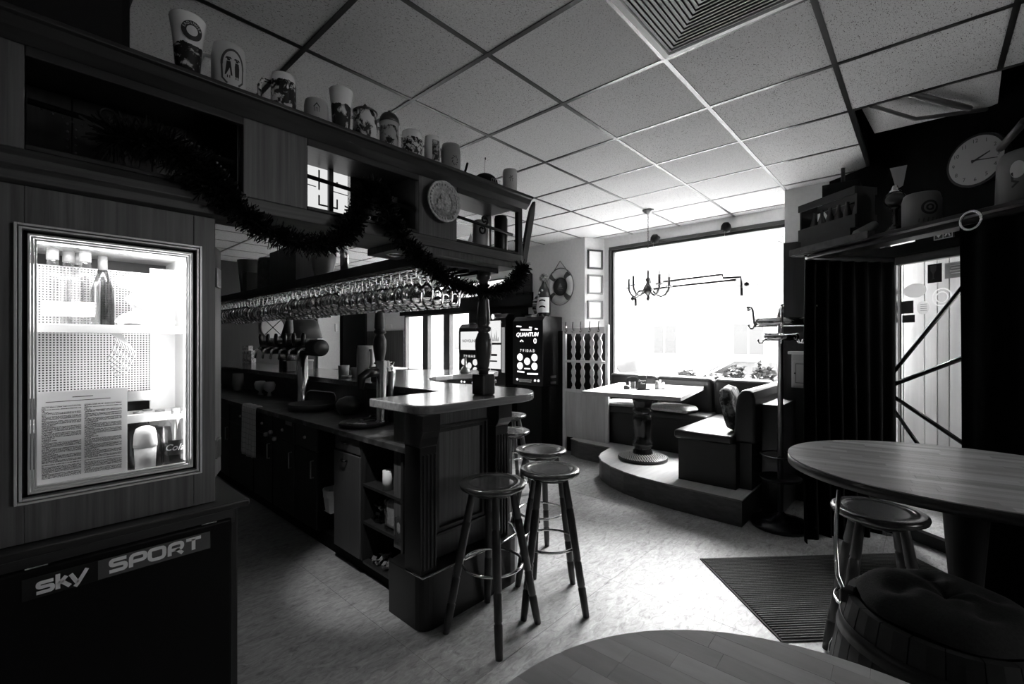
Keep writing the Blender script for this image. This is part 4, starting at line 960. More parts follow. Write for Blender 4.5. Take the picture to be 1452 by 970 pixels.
# base unit below
lb = thing('base_cabinet', 'low black base unit with a protruding top below the lit cabinet', 'cabinet', (.22,1.80,0))
LO = (.22,1.80,0)
def L(): return MB(LO)
q = L(); q.box(-.6,1.79,.865,.575,2.35,.889); q.build('top_shelf', wood('shelf_black_oak', .008,.02,.3,(2,40,40)), lb, bev=.006)
q = L(); q.box(-.6,1.825,0,.545,2.30,.865); q.build('carcass', BLACK, lb, bev=.004)
q = L(); q.box(-.59,1.808,.815,.53,1.825,.862); q.build('fascia', DARKOAKX, lb, bev=.002)
q = L(); q.box(-.5,1.800,.02,.522,1.822,.835); q.build('door', plain('door_gloss_black',.003,.4,0,.15), lb, bev=.012, seg=4)
q = L(); q.box(.546,2.0,.62,.552,2.03,.79); q.build('side_handle', STEEL, lb)
for x in (.045,.45):
    q = L(); q.box(x-.022,1.796,.834,x+.022,1.801,.8375); q.build('clip', CHROME, lb)
# sign on the black door
sg = thing('broadcaster_sign', 'narrow acrylic sign with pale sport lettering on the black door', 'sign', (.23,1.7985,.78))
q = MB(); q.box(-.213,-.002,-.03,.225,0,.03); q.build('acrylic_strip', plain('acrylic_black',.012,.15), sg, bev=.004)
q = MB(); q.box(-.06,-.003,-.028,.222,-.0019,.028); q.build('grey_field', plain('acrylic_grey',.10,.2), sg)
LET = plain('letter_pale', .95,.5)
def roundpath(pts, r=.12, n=4):
    out = []
    for i,p in enumerate(pts):
        if i in (0,len(pts)-1): out.append(p); continue
        a, b = pts[i-1], pts[i+1]
        da = hypot(a[0]-p[0],a[1]-p[1]); db = hypot(b[0]-p[0],b[1]-p[1]); rr = min(r, da*.45, db*.45)
        s0 = (p[0]+(a[0]-p[0])*rr/da, p[1]+(a[1]-p[1])*rr/da); s1 = (p[0]+(b[0]-p[0])*rr/db, p[1]+(b[1]-p[1])*rr/db)
        for k in range(n+1):
            t_ = k/n; out.append(((1-t_)**2*s0[0]+2*t_*(1-t_)*p[0]+t_*t_*s1[0], (1-t_)**2*s0[1]+2*t_*(1-t_)*p[1]+t_*t_*s1[1]))
    return out
GLY = {'S': ([[(1.0,.90),(.10,.90),(.10,.52),(.95,.52),(.95,.10),(0,.10)]],1.0),
       'P': ([[(.1,0),(.1,.90),(.98,.90),(.98,.40),(.2,.40)]],1.0),
       'O': ([[(.55,.90),(.08,.90),(.08,.10),(1.02,.10),(1.02,.90),(.55,.90)]],1.1),
       'R': ([[(.1,0),(.1,.90),(.95,.90),(.95,.42),(.2,.42)],[(.55,.42),(.98,.0)]],1.05),
       'T': ([[(0,.90),(1.05,.90)],[(.52,.90),(.52,0)]],1.0),
       'k': ([[(.1,-.02),(.1,1.25)],[(.2,.42),(.62,.92)],[(.36,.52),(.85,-.02)]],.72),
       'y': ([[(.0,.95),(.42,.08)],[(1.05,1.1),(.45,-.0),(.28,-.22)]],1.0)}
def word(s, x, z, h, adv, wd, nm='letter', sx=1.0):
    for c in s:
        paths, w_ = GLY[c.upper() if c == 's' else c]
        q = MB()
        for p in paths: ribbon(q, roundpath([(a*h*sx,b*h) for a,b in p], .28*h), wd, lambda a,b: (x+a,-.0034,z+b))
        q.build(nm, LET, sg); x += (w_*sx+adv)*h
word('sky', -.185,-.020,.033,.16,.0095,sx=1.0)
word('SPORT', -.035,-.018,.040,.17,.0105,sx=.98)
# ============================================================ BAR STOOLS
SEATW = wood('stool_seat_wood', .02,.065,.25, (20,20,6), spec=.6, coat=.5)
LEGW = wood('stool_leg_wood', .022,.05,.35, (30,30,3))
def stool_proto():
    th = thing('bar_stool', '-', 'stool', (0,0,0), 0, None)
    q = MB(); q.lathe([(0,.712),(.150,.712),(.164,.720),(.168,.732),(.165,.741),(.155,.7455),(.128,.7455),(.1245,.7435),(.121,.741),(.10,.7395),(0,.7385)], n=48); q.build('seat', SEATW, th)
    for k in range(4):
        a = k*pi/2
        def P(t): r = .098+(.235-.098)*t; return (r*cos(a), r*sin(a), .715*(1-t))
        ts = [0,.04,.22,.225,.235,.24,.30,.48,.60,.605,.615,.62,.78,.785,.795,.80,.93,1.0]
        rs = [.015,.017,.020,.0175,.0175,.020,.021,.020,.0195,.0165,.0165,.0195,.020,.017,.017,.0205,.019,.0165]
        q = MB(); q.tube([P(t) for t in ts], [r*1.02 for r in rs], 12); q.build('leg', LEGW, th)
    q = MB(); q.ring((0,0,.335), .152, .0075, 44, 8); q.build('foot_ring', CHROME, th)
    q = MB(); q.ring((0,0,.700), .105, .012, 24, 6); q.build('leg_plate', BLACK, th)
    return th
SP = stool_proto()
spots = [(1.640,1.625,52,'bar stool nearest the viewer, with a bright sheen across its seat'),
         (2.030,1.560,2,'bar stool just right of the nearest one, dark legs on pale floor'),
         (2.357,1.886,28,'bar stool behind the two front ones, with its darker seat'),
         (2.690,2.480,40,'bar stool half hidden behind the rounded bar end, fourth along'),
         (3.280,3.020,20,'farthest bar stool, only a seat edge showing under the counter top'),
         (2.469,0.150,58,'bar stool tucked under the round table by the door mat')]
for i,(x,y,a,l) in enumerate(spots):
    o = SP if i == 0 else dup(SP); o.location = (x,y,0); o.rotation_euler = (0,0,R(a)); o['label'] = l; o['group'] = 'wooden bar stools'

# ============================================================ STAVE TABLES
def clip(poly, out):
    """Sutherland-Hodgman: poly clipped by the convex outline"""
    n = len(out)
    for i in range(n):
        a, b = out[i], out[(i+1)%n]; res = []
        if not poly: return []
        def ins(p): return (b[0]-a[0])*(p[1]-a[1])-(b[1]-a[1])*(p[0]-a[0]) >= -1e-9
        for k in range(len(poly)):
            p, c = poly[k-1], poly[k]; ip, ic = ins(p), ins(c)
            if ip != ic:
                d1 = (b[0]-a[0])*(p[1]-a[1])-(b[1]-a[1])*(p[0]-a[0]); d2 = (b[0]-a[0])*(c[1]-a[1])-(b[1]-a[1])*(c[0]-a[0]); t = d1/(d1-d2)
                res.append((p[0]+(c[0]-p[0])*t, p[1]+(c[1]-p[1])*t))
            if ic: res.append(c)
        poly = res
    return poly
def stave_table(name, label, c, zt, outline, ang, sw, sl, th_, mat, edge, seed, extra=None):
    t = thing(name, label, 'table', (c[0],c[1],0))
    rd = random.Random(seed); Rm = max(hypot(*p) for p in outline)
    q = MB(); q.prism(outline, zt-th_, zt-.0035, True); q.build('edge_band', edge, t)
    inner = [(p[0]*.999,p[1]*.999) for p in outline]
    ca_, sa_ = cos(ang), sin(ang); k = 0; y = -Rm
    while y < Rm:
        x = -Rm-rd.random()*sl
        while x < Rm:
            L_ = sl*(.65+.7*rd.random()); p = [(x,y),(x+L_-.0004,y),(x+L_-.0004,y+sw-.0004),(x,y+sw-.0004)]
            p = [(a*ca_-b*sa_, a*sa_+b*ca_) for a,b in p]; p = clip(p, inner)
            if len(p) > 2:
                a_ = abs(sum(p[i][0]*p[(i+1)%len(p)][1]-p[(i+1)%len(p)][0]*p[i][1] for i in range(len(p))))/2
                if a_ > 2e-5:
                    cx, cy = sum(v[0] for v in p)/len(p), sum(v[1] for v in p)/len(p)
                    m_ = MB(); m_.prism([(( a-cx)*ca_+(b-cy)*sa_, -(a-cx)*sa_+(b-cy)*ca_) for a,b in p], 0, .0035); o = m_.build('stave', mat, t); o.location = (cx,cy,zt-.0035); o.rotation_euler = (0,0,ang)
            x += L_
        y += sw
    if extra: extra(t)
    return t
STAVE = wood('beech_stave', .40,.58,.34, (3,30,30), tint=.30, coat=.3, rnd=True)
STAVE2 = wood('beech_stave_wide', .38,.54,.45, (4,26,26), tint=.20, rnd=True)
# the table by the door is slightly oval
C1 = (2.150,-.0987)
O1 = [(.5106*cos(t_)*cos(R(-83.2))-.4478*sin(t_)*sin(R(-83.2)), .5106*cos(t_)*sin(R(-83.2))+.4478*sin(t_)*cos(R(-83.2))) for t_ in [2*pi*k/96 for k in range(96)]]
def ped(t):
    q = MB(); q.lathe([(.05,.03),(.045,.3),(.04,.6),(.06,.9),(.10,.95),(.10,.98)], n=20); q.build('pedestal', plain('pedestal_black',.004,.6,0,.2), t)
    q = MB(); q.lathe([(.17,0),(.175,.01),(.16,.03),(.08,.06),(.05,.10)], n=32); q.build('foot', plain('pedestal_black',.004,.6,0,.2), t)
EDGE = wood('table_edge_dark', .012,.03,.4, (20,20,20))
stave_table('round_table', 'round table of narrow light wooden staves near the street door', C1, 1.02, O1, R(-80), .034, .30, .034, STAVE, EDGE, 5, ped)
C2 = (.408,.037); O2 = [(.354*cos(2*pi*k/72), .354*sin(2*pi*k/72)) for k in range(72)]
stave_table('round_table', 'round table of broad wooden staves at the bottom edge of the view', C2, 1.02, O2, R(-88), .036, .15, .034, STAVE2, EDGE, 8, ped)

# barrel seat with a tufted cushion under the table by the door
br = thing('barrel_seat', 'dark wooden barrel seat with iron hoops in front of the round table', 'barrel', (1.735,-.035,0))
nst = 20
BW_ = wood('barrel_stave', .003,.008,.55, (25,25,2), tint=.3)
def brr(z): return .215+.055*sin(pi*min(max(z/.70,0),1))
for k in range(nst):
    q = MB(); a0, a1 = 2*pi*k/nst+.006, 2*pi*(k+1)/nst-.006; zs = [0,.12,.25,.35,.45,.58,.70]
    vs = []; 
    for z in zs:
        r = brr(z)
        vs += [(r*cos(a0),r*sin(a0),z),(r*1.006*cos((a0+a1)/2),r*1.006*sin((a0+a1)/2),z),(r*cos(a1),r*sin(a1),z),((r-.02)*cos(a1),(r-.02)*sin(a1),z),((r-.02)*cos(a0),(r-.02)*sin(a0),z)]
    fs = []
    for i in range(len(zs)-1):
        for j in range(5): fs.append((i*5+j, i*5+(j+1)%5, (i+1)*5+(j+1)%5, (i+1)*5+j))
    fs += [(4,3,2,1,0), tuple(30+j for j in range(5))]
    q.add(vs, fs); q.build('barrel_stave', BW_, br)
for z0,z1 in ((.06,.10),(.22,.25),(.47,.50),(.60,.64)):
    q = MB(); q.lathe([(brr(z0)+.002,z0),(brr(z0)+.004,z0),(brr(z1)+.004,z1),(brr(z1)+.002,z1)], n=40, closed=True); q.build('hoop', plain('hoop_iron', .02,.45,.7), br)
q = MB(); q.lathe([(0,.64),(.19,.64),(.19,.66),(0,.66)], n=32); q.build('barrel_head', BW_, br)
q = MB(); pts = [(-.045,.215,.70),(-.055,.23,.73),(-.02,.235,.80),(.03,.235,.90),(.09,.235,1.0)]
q.tube([(-.035,.20,.69),(-.04,.222,.705),(-.03,.236,.735),(.01,.245,.80),(.07,.25,.885),(.12,.25,.955)], .0065, 8); q.build('bent_rod', CHROME, br)
q = MB(); q.box(-.06,.19,.67,-.02,.228,.71); q.build('clamp', BLACK, br, bev=.006)
cu = MB()
def cush(u,v):
    a = 2*pi*u; r = v*.20
    x, y = r*cos(a), r*sin(a); top = .055*(1-v**6)+.0
    d = 1
    for bx,by in ((0,0),(.10,.03),(-.06,.10),(-.08,-.07),(.05,-.10)): d = min(d, hypot(x-bx,y-by))
    top *= .45+.55*min(1,(d/.055)**.6)
    top += .012*sin(5*a+2)*v*(1-v)*2
    return (x*(1+.03*sin(6*a)), y*(1+.03*sin(6*a)), .70+top+.02)
cu.grid(cush, 56, 16); cu.grid(lambda u,v: (cush(u,1)[0]*(1-v), cush(u,1)[1]*(1-v), .72-.03*min(1,4*v)), 56, 3)
o = cu.build('tufted_cushion', mottled('cushion_cloth', [(.3,.008),(.7,.016)], 150,.85,.2,.2)); o.location = (1.745,-.04,-.015)
tag(o, 'dark tufted round cushion on top of the barrel seat', 'cushion')

# ============================================================ DOOR MAT
mt = thing('door_mat', 'dark ribbed entrance mat lying aslant on the pale floor', 'mat', (3.09,1.118,0), R(-44.5))
MW, ML = 1.45, .845
q = MB(); q.box(0,-ML,0,MW,0,.006); q.build('backing', plain('mat_rubber',.012,.9), mt)
RIB = mottled('mat_rib', [(.3,.05),(.7,.12)], 220,.95,.1,.3)
rb = MB(); nrib = 44
for k in range(nrib):
    y = -ML+.012+(ML-.024)*(k+.5)/nrib; w_ = (ML-.024)/nrib*.36
    rb.add([(.012,y-w_,.006),(MW-.012,y-w_,.006),(MW-.012,y-w_*.6,.0115),(.012,y-w_*.6,.0115),(.012,y+w_*.6,.0115),(MW-.012,y+w_*.6,.0115),(MW-.012,y+w_,.006),(.012,y+w_,.006)], [(0,1,2,3),(3,2,5,4),(4,5,6,7)])
rb.build('ribs', RIB, mt)['kind'] = 'stuff'

# ============================================================ PLATFORM, BENCH, TABLE BY THE WINDOW
pfm = thing('platform', 'low wooden platform with a rounded front carrying bench and table', 'platform', (4.6,2.2,0))
PO = (4.6,2.2,0)
outl = [(3.84,1.065),(3.85,1.6),(3.885,1.95),(3.94,2.14),(4.03,2.34),(4.16,2.52),(4.30,2.63),(4.45,2.69),(4.72,2.74),(4.73,2.95),(4.75,3.2),(4.84,3.38),(5.19,3.39),(5.46,3.255),(5.46,1.065)]
q = MB(PO); q.prism(outl, .0, .20); q.build('riser', wood('platform_riser', .03,.08,.45,(8,8,30)), pfm)
q = MB(PO); q.prism([(x+(.004 if x > 5.4 else -.006), y) for x,y in outl], .2, .212); q.build('deck', wood('platform_deck', .5,.65,.4,(2,25,25)), pfm, bev=.004)
q = MB(PO)
for i in range(0,12):
    a, b = outl[i], outl[i+1]; q.tube([(a[0]-.006,a[1],.206),(b[0]-.006,b[1],.206)], .007, 6)
q.build('edge_strip', plain('edge_strip',.12,.35,.5), pfm)
bn = thing('corner_bench', 'black leather L-shaped corner bench below the shop window', 'bench', (4.8,2.0,.212))
BNO = (4.8,2.0,.212)
def K(): return MB(BNO)
q = K(); q.box(4.06,1.17,.212,5.42,1.66,.60).box(4.97,1.66,.212,5.42,3.06,.60); q.build('base', plain('bench_base',.006,.5), bn, bev=.006)
q = K(); q.box(4.02,1.19,.585,5.40,1.69,.665); q.build('seat', LEATHER, bn, bev=.03, seg=4)
q = K(); q.box(4.93,1.70,.585,5.40,3.07,.665); q.build('seat', LEATHER, bn, bev=.03, seg=4)
for y0,y1 in ((1.17,1.75),(1.76,2.42),(2.43,3.07)):
    q = K(); q.box(5.26,y0,.60,5.41,y1,1.05); q.build('backrest', LEATHER, bn, bev=.05, seg=4)
q = K(); q.prism_axis([(1.045,.60),(1.215,.60),(1.20,.90),(1.185,.99),(1.15,1.04),(1.10,1.055),(1.065,1.03),(1.045,.97)], lambda a,b,d: (d,a,b), 4.13,5.30); q.build('backrest', LEATHER, bn, bev=.025, seg=4)
q = K(); q.box(4.15,1.075,.212,5.4,1.18,.62); q.build('arm_base', plain('bench_base',.006,.5), bn)
q = MB(); q.box(-.24,-.075,0,.30,.075,.92); o = q.build('side_ledge', plain('ledge_dark',.02,.3), bev=.004); o.location = (4.56,.965,0); tag(o,'narrow dark side cupboard between the bench end and the pillar','cupboard')
# cushions
SHP = mottled('sheepskin', [(.3,.45),(.7,.7)], 60,.95,.1,.6,bd=.02)
def pad(name, label, cat, c, hx, hy, th_, rz, mat, wav=.1, tilt=None, n=16):
    def f(u,v,sg):
        a, b = 2*u-1, 2*v-1; e = (1-abs(a)**5)*(1-abs(b)**5); k = 1-.08*(a*a*b*b)*2
        return (hx*a*k*(1+wav*.3*sin(7*b+3*a)*.3), hy*b*k*(1+wav*.3*sin(6*a)*.3), sg*th_*.5*max(e,0)**.45+wav*th_*.3*sin(5*a+4*b)*e)
    q = MB(); q.grid(lambda u,v: f(u,v,1), n, n); q.grid(lambda u,v: f(1-u,v,-1), n, n)
    o = q.build(name, mat); o.location = c; o.rotation_euler = tilt or (0,0,rz); tag(o, label, cat); return o
pad('seat_pad','pale fleecy seat pad on the bench left of the table leg','cushion',(5.085,2.75,.70),.165,.24,.07,.1,SHP,.25)
pad('seat_pad','pale fleecy seat pad on the bench right of the table leg','cushion',(5.085,2.13,.70),.165,.26,.08,-.1,SHP,.25)
pad('back_pillow','dark patterned pillow leaning on the end of the side backrest','pillow',(4.36,1.29,.865),.20,.20,.11,0,mottled('pillow_cloth',[(.45,.02),(.6,.3)],14,.8,.2,.2),.1,(R(78),0,R(2)))
# square table
tb = thing('square_table', 'square table with pale top and thick turned leg on the platform', 'table', (4.59,2.235,.212), R(9.9))
q = MB(); q.box(-.585,-.49,.695,.585,.49,.735); q.build('tabletop', wood('pale_tabletop',.40,.52,.3,(3,30,30),coat=.2), tb, bev=.004)
q = MB(); q.box(-.20,-.20,.665,.20,.20,.695); q.build('top_bearer', DARKOAK, tb)
q = MB(); q.lathe([(.085,.03),(.10,.05),(.10,.09),(.085,.105),(.085,.13),(.105,.15),(.108,.18),(.088,.20),(.085,.26),(.098,.34),(.104,.42),(.098,.47),(.08,.485),(.10,.50),(.103,.52),(.085,.535),(.085,.56),(.10,.60),(.12,.665)], (-.10,0,0), 28); q.build('turned_leg', wood('turned_leg_wood',.006,.016,.22,(20,20,20)), tb)
q = MB(); q.lathe([(.25,0),(.255,.02),(.25,.035),(.12,.062),(.10,.062)], (-.10,0,0), 48); o = q.build('foot', plain('cast_foot',.006,.5,.0), tb)
q = MB()
for ri in range(9):
    r = .113+ri*.0162; nn = int(26+ri*4.2); z = .0625-(r-.12)/.13*.027
    for k in range(nn):
        t_ = 2*pi*(k+.5*(ri%2))/nn; cx, cy = -.10+r*cos(t_), r*sin(t_); s_ = .0047
        q.add([(cx-s_,cy-s_,z-.002),(cx+s_,cy-s_,z-.002),(cx+s_,cy+s_,z-.002),(cx-s_,cy+s_,z-.002),(cx,cy,z+.008)], [(0,1,4),(1,2,4),(2,3,4),(3,0,4)], True)
q.build('studs', plain('stud_metal',.75,.35,.1), o)['kind'] = 'stuff'
# things on the square table
TZ = .947
mh = thing('menu_holder', 'small black table card with pale script on a dark stand', 'menu card', (4.46,2.21,TZ), R(-47))
q = MB(); q.box(-.055,-.03,0,.075,.03,.014); q.build('stand', BLACK, mh, bev=.003)
q = MB(); q.box(-.042,-.010,.014,.042,.004,.15); q.build('card', plain('card_black',.008,.5), mh)
q = MB(); q.box(-.046,-.004,.012,-.042,.006,.155).box(.042,-.004,.012,.046,.006,.155); q.build('clear_edge', GLASSWARE, mh)
q = MB(); text(q,'Dessert',.024,lambda x,y:(x,-.0106,.098+y),shear=.3); text(q,'Time',.024,lambda x,y:(x+.006,-.0106,.068+y),shear=.3); q.build('script_lettering', WHITE, mh)
nh = thing('napkin_holder', 'black arched napkin holder behind the glass on the square table', 'napkin holder', (4.53,2.36,TZ), R(-47))
def arch(h, w, n=14): return [(-w,0),(w,0)]+[(w*cos(pi*k/n), h-w*.5+w*.5*sin(pi*k/n)) for k in range(n+1)]
q = MB(); q.prism_axis(arch(.125,.065), lambda a,b,d:(a,d,b), -.02,-.016); q.prism_axis(arch(.125,.065), lambda a,b,d:(a,d,b), .016,.02); q.box(-.06,-.02,0,.06,.02,.006); q.build('frame', BLACK, nh)
q = MB(); q.box(-.055,-.014,.006,.055,.014,.10); q.build('napkins', PAPER, nh)
lathe_thing('candle_glass','clear fluted candle glass left of the black table card','glass',(4.38,2.28,TZ),[(0,0),(.025,0),(.03,.02),(.034,.085),(.031,.085),(.027,.012),(0,.012)],glassy('fluted_glass',.93,1,.05),20)
lathe_thing('sugar_shaker','glass sugar shaker with dark filling right of the table card','shaker',(4.62,2.12,TZ),[(0,0),(.022,0),(.024,.06),(.016,.075),(.016,.09),(0,.092)],plain('shaker_grey',.2,.2),18)
lathe_thing('salt_shaker','small white salt shaker on the little tray','shaker',(4.67,2.07,TZ+.008),[(0,0),(.018,0),(.02,.03),(.014,.05),(.010,.065),(0,.068)],CERW,16)
lathe_thing('pepper_shaker','small white pepper shaker with a taller neck on the little tray','shaker',(4.70,2.12,TZ+.008),[(0,0),(.016,0),(.017,.045),(.011,.06),(.012,.085),(0,.088)],CERW,16)
lathe_thing('shaker_tray','round pale tray under the two white shakers','tray',(4.68,2.095,TZ),[(0,0),(.05,0),(.056,.008),(.05,.006),(0,.006)],plain('tray_grey',.35,.4),24)
lathe_thing('tea_light_bowl','dark half-round bowl at the left of the table set','bowl',(4.41,2.36,TZ),[(0,0),(.03,0),(.036,.02),(.028,.04),(0,.045)],plain('bowl_dark',.03,.3),20)

# ============================================================ COAT-HOOK PARTITION
pt_ = thing('coat_hook_partition', 'pale wooden partition with wavy lattice slats, two rails and coat hooks', 'partition', (4.9,3.2,0))
XO = (4.9,3.2,0); PW = wood('pale_pine', .6,.72,.45,(14,14,2)); PWd = wood('partition_panel', .42,.58,.45,(14,14,1.6))
def T(): return MB(XO)
q = T(); q.box(4.885,3.50,0,4.925,3.545,1.66); q.build('post', PW, pt_, bev=.004)
q = T(); q.box(4.885,2.865,.213,4.925,2.905,1.66); q.build('post', PW, pt_, bev=.004)
for z0,z1 in ((1.555,1.635),(1.185,1.215),(.80,.84)):
    q = T(); q.box(4.88,2.905,z0,4.915,3.50,z1); q.build('rail', PW, pt_, bev=.003)
q = T(); q.box(4.893,2.905,.213,4.913,3.50,.80); q.build('panel', PWd, pt_)
for k,y in enumerate((3.38,3.24,3.10,2.985)):
    q = T()
    for z0,z1 in ((.84,1.185),(1.215,1.555)):
        n = 24; L_ = []; R_ = []
        for i in range(n+1):
            z = z0+(z1-z0)*i/n; w_ = .022+.010*cos(2*pi*3*i/n)*1.0+(.006 if abs(i-n/2)<3 else 0); L_.append((y-w_,z)); R_.append((y+w_,z))
        q.prism_axis(L_+R_[::-1], lambda a,b,d:(d,a,b), 4.892,4.908)
    q.build('wavy_slat', PW, pt_)
for k,y in enumerate((3.47,3.36,3.24,3.11,2.98)):
    q = T(); q.tube([(4.88,y,1.60),(4.85,y-.005,1.605),(4.82,y-.02,1.63),(4.80,y-.035,1.67),(4.785,y-.05,1.705)],.006,6); q.tube([(4.878,y,1.59),(4.85,y,1.575),(4.83,y,1.58)],.005,6); q.build('coat_hook', plain('hook_dark',.05,.3,.8), pt_)
# dark board of the wall behind the lattice (bench back board)
o = MB().prism_axis([(2.93,.22),(3.395,.22),(3.395,0),(3.70,0),(3.70,1.60),(2.93,1.60)], lambda a,b,d:(d,a,b), 5.0,5.015).build('back_board', BLACKM); tag(o,'dark board standing behind the wavy lattice partition','board')

# ============================================================ COAT STAND
cs = thing('coat_stand', 'chrome coat stand with two hook rings and round weighted foot', 'coat stand', (4.07,.848,0))
q = MB(); q.lathe([(.205,0),(.213,.012),(.211,.03),(.20,.045),(.10,.07),(.05,.09),(.03,.11),(.022,.12)], n=40); q.build('foot', plain('stand_foot',.02,.25,.6), cs)
q = MB(); q.lathe([(.020,.11),(.020,1.62),(.024,1.63),(.024,1.66),(.018,1.685),(.006,1.70),(.008,1.72),(.0,1.735)], n=16); q.build('pole', STEEL, cs)
q = MB(); q.ring((0,0,.56),.14,.006,32,6).tube([(-.14,0,.56),(.14,0,.56)],.005,6); q.build('umbrella_ring', plain('ring_dark',.03,.3,.8), cs)
q = MB(); q.lathe([(.03,.36),(.14,.37),(.15,.39),(.145,.39),(.03,.375)], n=28); q.build('drip_cup', plain('ring_dark',.03,.3,.8), cs)
for zr,rr,hh,nh_ in ((1.605,.20,1,6),(1.49,.125,0,6)):
    q = MB(); q.lathe([(rr-.004,-.03),(rr+.002,-.03),(rr+.002,.03),(rr-.004,.03)], (0,0,zr), 40, closed=True); 
    for k in range(3): a = k*pi/3+.3; q.tube([(rr*cos(a),rr*sin(a),zr),(-rr*cos(a),-rr*sin(a),zr)],.007,6)
    rg = q.build('hook_band', CHROME, cs)
    for k in range(nh_):
        a = 2*pi*k/nh_+.25; c_, s_ = cos(a), sin(a)
        def W_(r,z): return (r*c_, r*s_, zr+z)
        q = MB()
        if hh: q.tube([W_(rr+.006,-.035),W_(rr+.012,.0),W_(rr+.018,.06),W_(rr+.022,.095),W_(rr+.035,.115),W_(rr+.055,.115)],.0085,8).ball(W_(rr+.06,.113),.014,10)
        q.tube([W_(rr+.006,-.02),W_(rr+.02,-.045),W_(rr+.045,-.048),W_(rr+.055,-.03)],.006,8).ball(W_(rr+.055,-.026),.009,8)
        q.build('coat_hook', CHROME, rg)
# key cupboard on the pillar
kc = thing('wall_cupboard', 'small white wall cupboard with cornice on the dark pillar', 'cupboard', (4.838,.80,1.04))
q = MB(); q.box(-.10,-.10,0,0,.10,.30); q.build('body', plain('cupboard_white',.5,.5), kc, bev=.003)
q = MB(); q.box(-.125,-.125,.30,0,.125,.325); q.build('cornice', WHITE, kc, bev=.004)
q = MB(); q.box(-.108,-.085,.02,-.10,.085,.24); o = q.build('door', plain('cupboard_white',.5,.5), kc, bev=.002)
q = MB(); ribbon(q,[(-.065,.045),(.065,.045),(.065,.215),(-.065,.215)],.006,lambda a,b:(-.1085,a,b),True); q.build('groove', plain('groove_grey',.12,.6), o)
q = MB(); q.ball((-.114,.07,.13),.008,8); q.build('knob', BLACK, o)
# ============================================================ CURTAINS AND THE SHELF OVER THE DOOR
CUR = mottled('black_curtain', [(.3,.0015),(.7,.003)], 60,.85,.04,.2)
RA = (3.881,.658); RD = (-.609,-.793); RW = (.793,-.609)       # rail start, along the front, back to the wall
def rp(s, d=0.): return (RA[0]+RD[0]*s+RW[0]*d, RA[1]+RD[1]*s+RW[1]*d)
cr_ = thing('curtain_rail', 'dark bent curtain rail around the street door with chrome ends', 'rail', (*RA,2.06))
def CRm(): return MB((*RA,2.06))
q = CRm(); q.tube([(*rp(.03,.74),2.06),(*rp(0,.06),2.06),(*rp(.01,.02),2.06),(*rp(.05,0),2.06),(*rp(1.75,0),2.06)],.016,10); q.build('tube', plain('rail_dark',.03,.3,.7), cr_)
q = CRm(); q.tube([(*rp(.0,.10),2.075),(*rp(-.02,.03),2.085),(*rp(-.01,-.02),2.10),(*rp(.01,-.03),2.115)],.008,8); q.build('end_bracket', CHROME, cr_)
q = CRm(); q.tube([(*rp(1.06+.045*cos(t_),-.03),2.055+.045*sin(t_)) for t_ in [2*pi*k/20 for k in range(21)]],.007,6); q.build('rail_ring', CHROME, cr_)
def curtain(name, label, path, z1, z0, amp, waves, th_, loc, flare=None):
    """pleated cloth hung along a plan path"""
    L_ = [0]
    for a,b in zip(path,path[1:]): L_.append(L_[-1]+hypot(b[0]-a[0],b[1]-a[1]))
    def at(u):
        s_ = u*L_[-1]
        for i in range(len(path)-1):
            if s_ <= L_[i+1]+1e-9:
                k = (s_-L_[i])/(L_[i+1]-L_[i]); a, b = path[i], path[i+1]; d = ((b[0]-a[0])/(L_[i+1]-L_[i]), (b[1]-a[1])/(L_[i+1]-L_[i]))
                return (a[0]+(b[0]-a[0])*k, a[1]+(b[1]-a[1])*k), d
        return path[-1], (1,0)
    q = MB(loc)
    def f(u,v):
        (x,y),d = at(u); w_ = amp*(.55+.45*v)*sin(2*pi*waves*u+.6*sin(3*v+u*4)); fx, fy = (0,0)
        if flare: k = max(0,1-u*5)*v**3; fx, fy = flare[0]*k, flare[1]*k
        zb = z0+.02*sin(9*u)
        return (x-d[1]*w_+fx, y+d[0]*w_+fy, z1+(zb-z1)*v)
    q.grid(f, int(waves*14), 18)
    th = thing(name, label, 'curtain', loc); q.build('cloth', CUR, th, solid=.004); return th
curtain('door_curtain','heavy black curtain closing the left side of the street door porch',[rp(.02,.0),rp(.0,.06),rp(.03,.74)],2.045,.012,.035,7,.01,(*rp(.0,.3),1.0),(-.06,-.02))
ctr = curtain('door_curtain','heavy black curtain drawn to the right side of the street door',[rp(.99,0),rp(1.7,0),rp(1.75,.2),rp(1.76,.74)],2.045,.015,.03,8,.01,(*rp(1.4,.2),1.0))
# board shelf over the porch
sh = thing('porch_shelf', 'dark board shelf over the street door porch with a pale front edge', 'shelf', (*rp(.6,.14),2.10))
q = MB((*rp(.6,.14),2.10)); q.prism([rp(-.10,-.02),rp(2.0,-.02),rp(2.0,.30),rp(-.10,.30)],2.085,2.105); q.build('board', wood('shelf_board_dark',.004,.01,.45,(20,20,20)), sh, bev=.003)
q = MB((*rp(.6,.14),2.10)); q.prism([rp(-.10,-.035),rp(.52,-.035),rp(.52,-.02),rp(-.10,-.02)],2.09,2.135); q.build('front_strip', wood('strip_grey',.04,.08,.5,(20,20,20)), sh)
for s_ in (.0,1.0,1.9):
    q = MB((*rp(.6,.14),2.10)); q.tube([(*rp(s_,.28),2.078),(*rp(s_,.775),2.078)],.012,6); q.build('wall_arm', BLACK, sh)
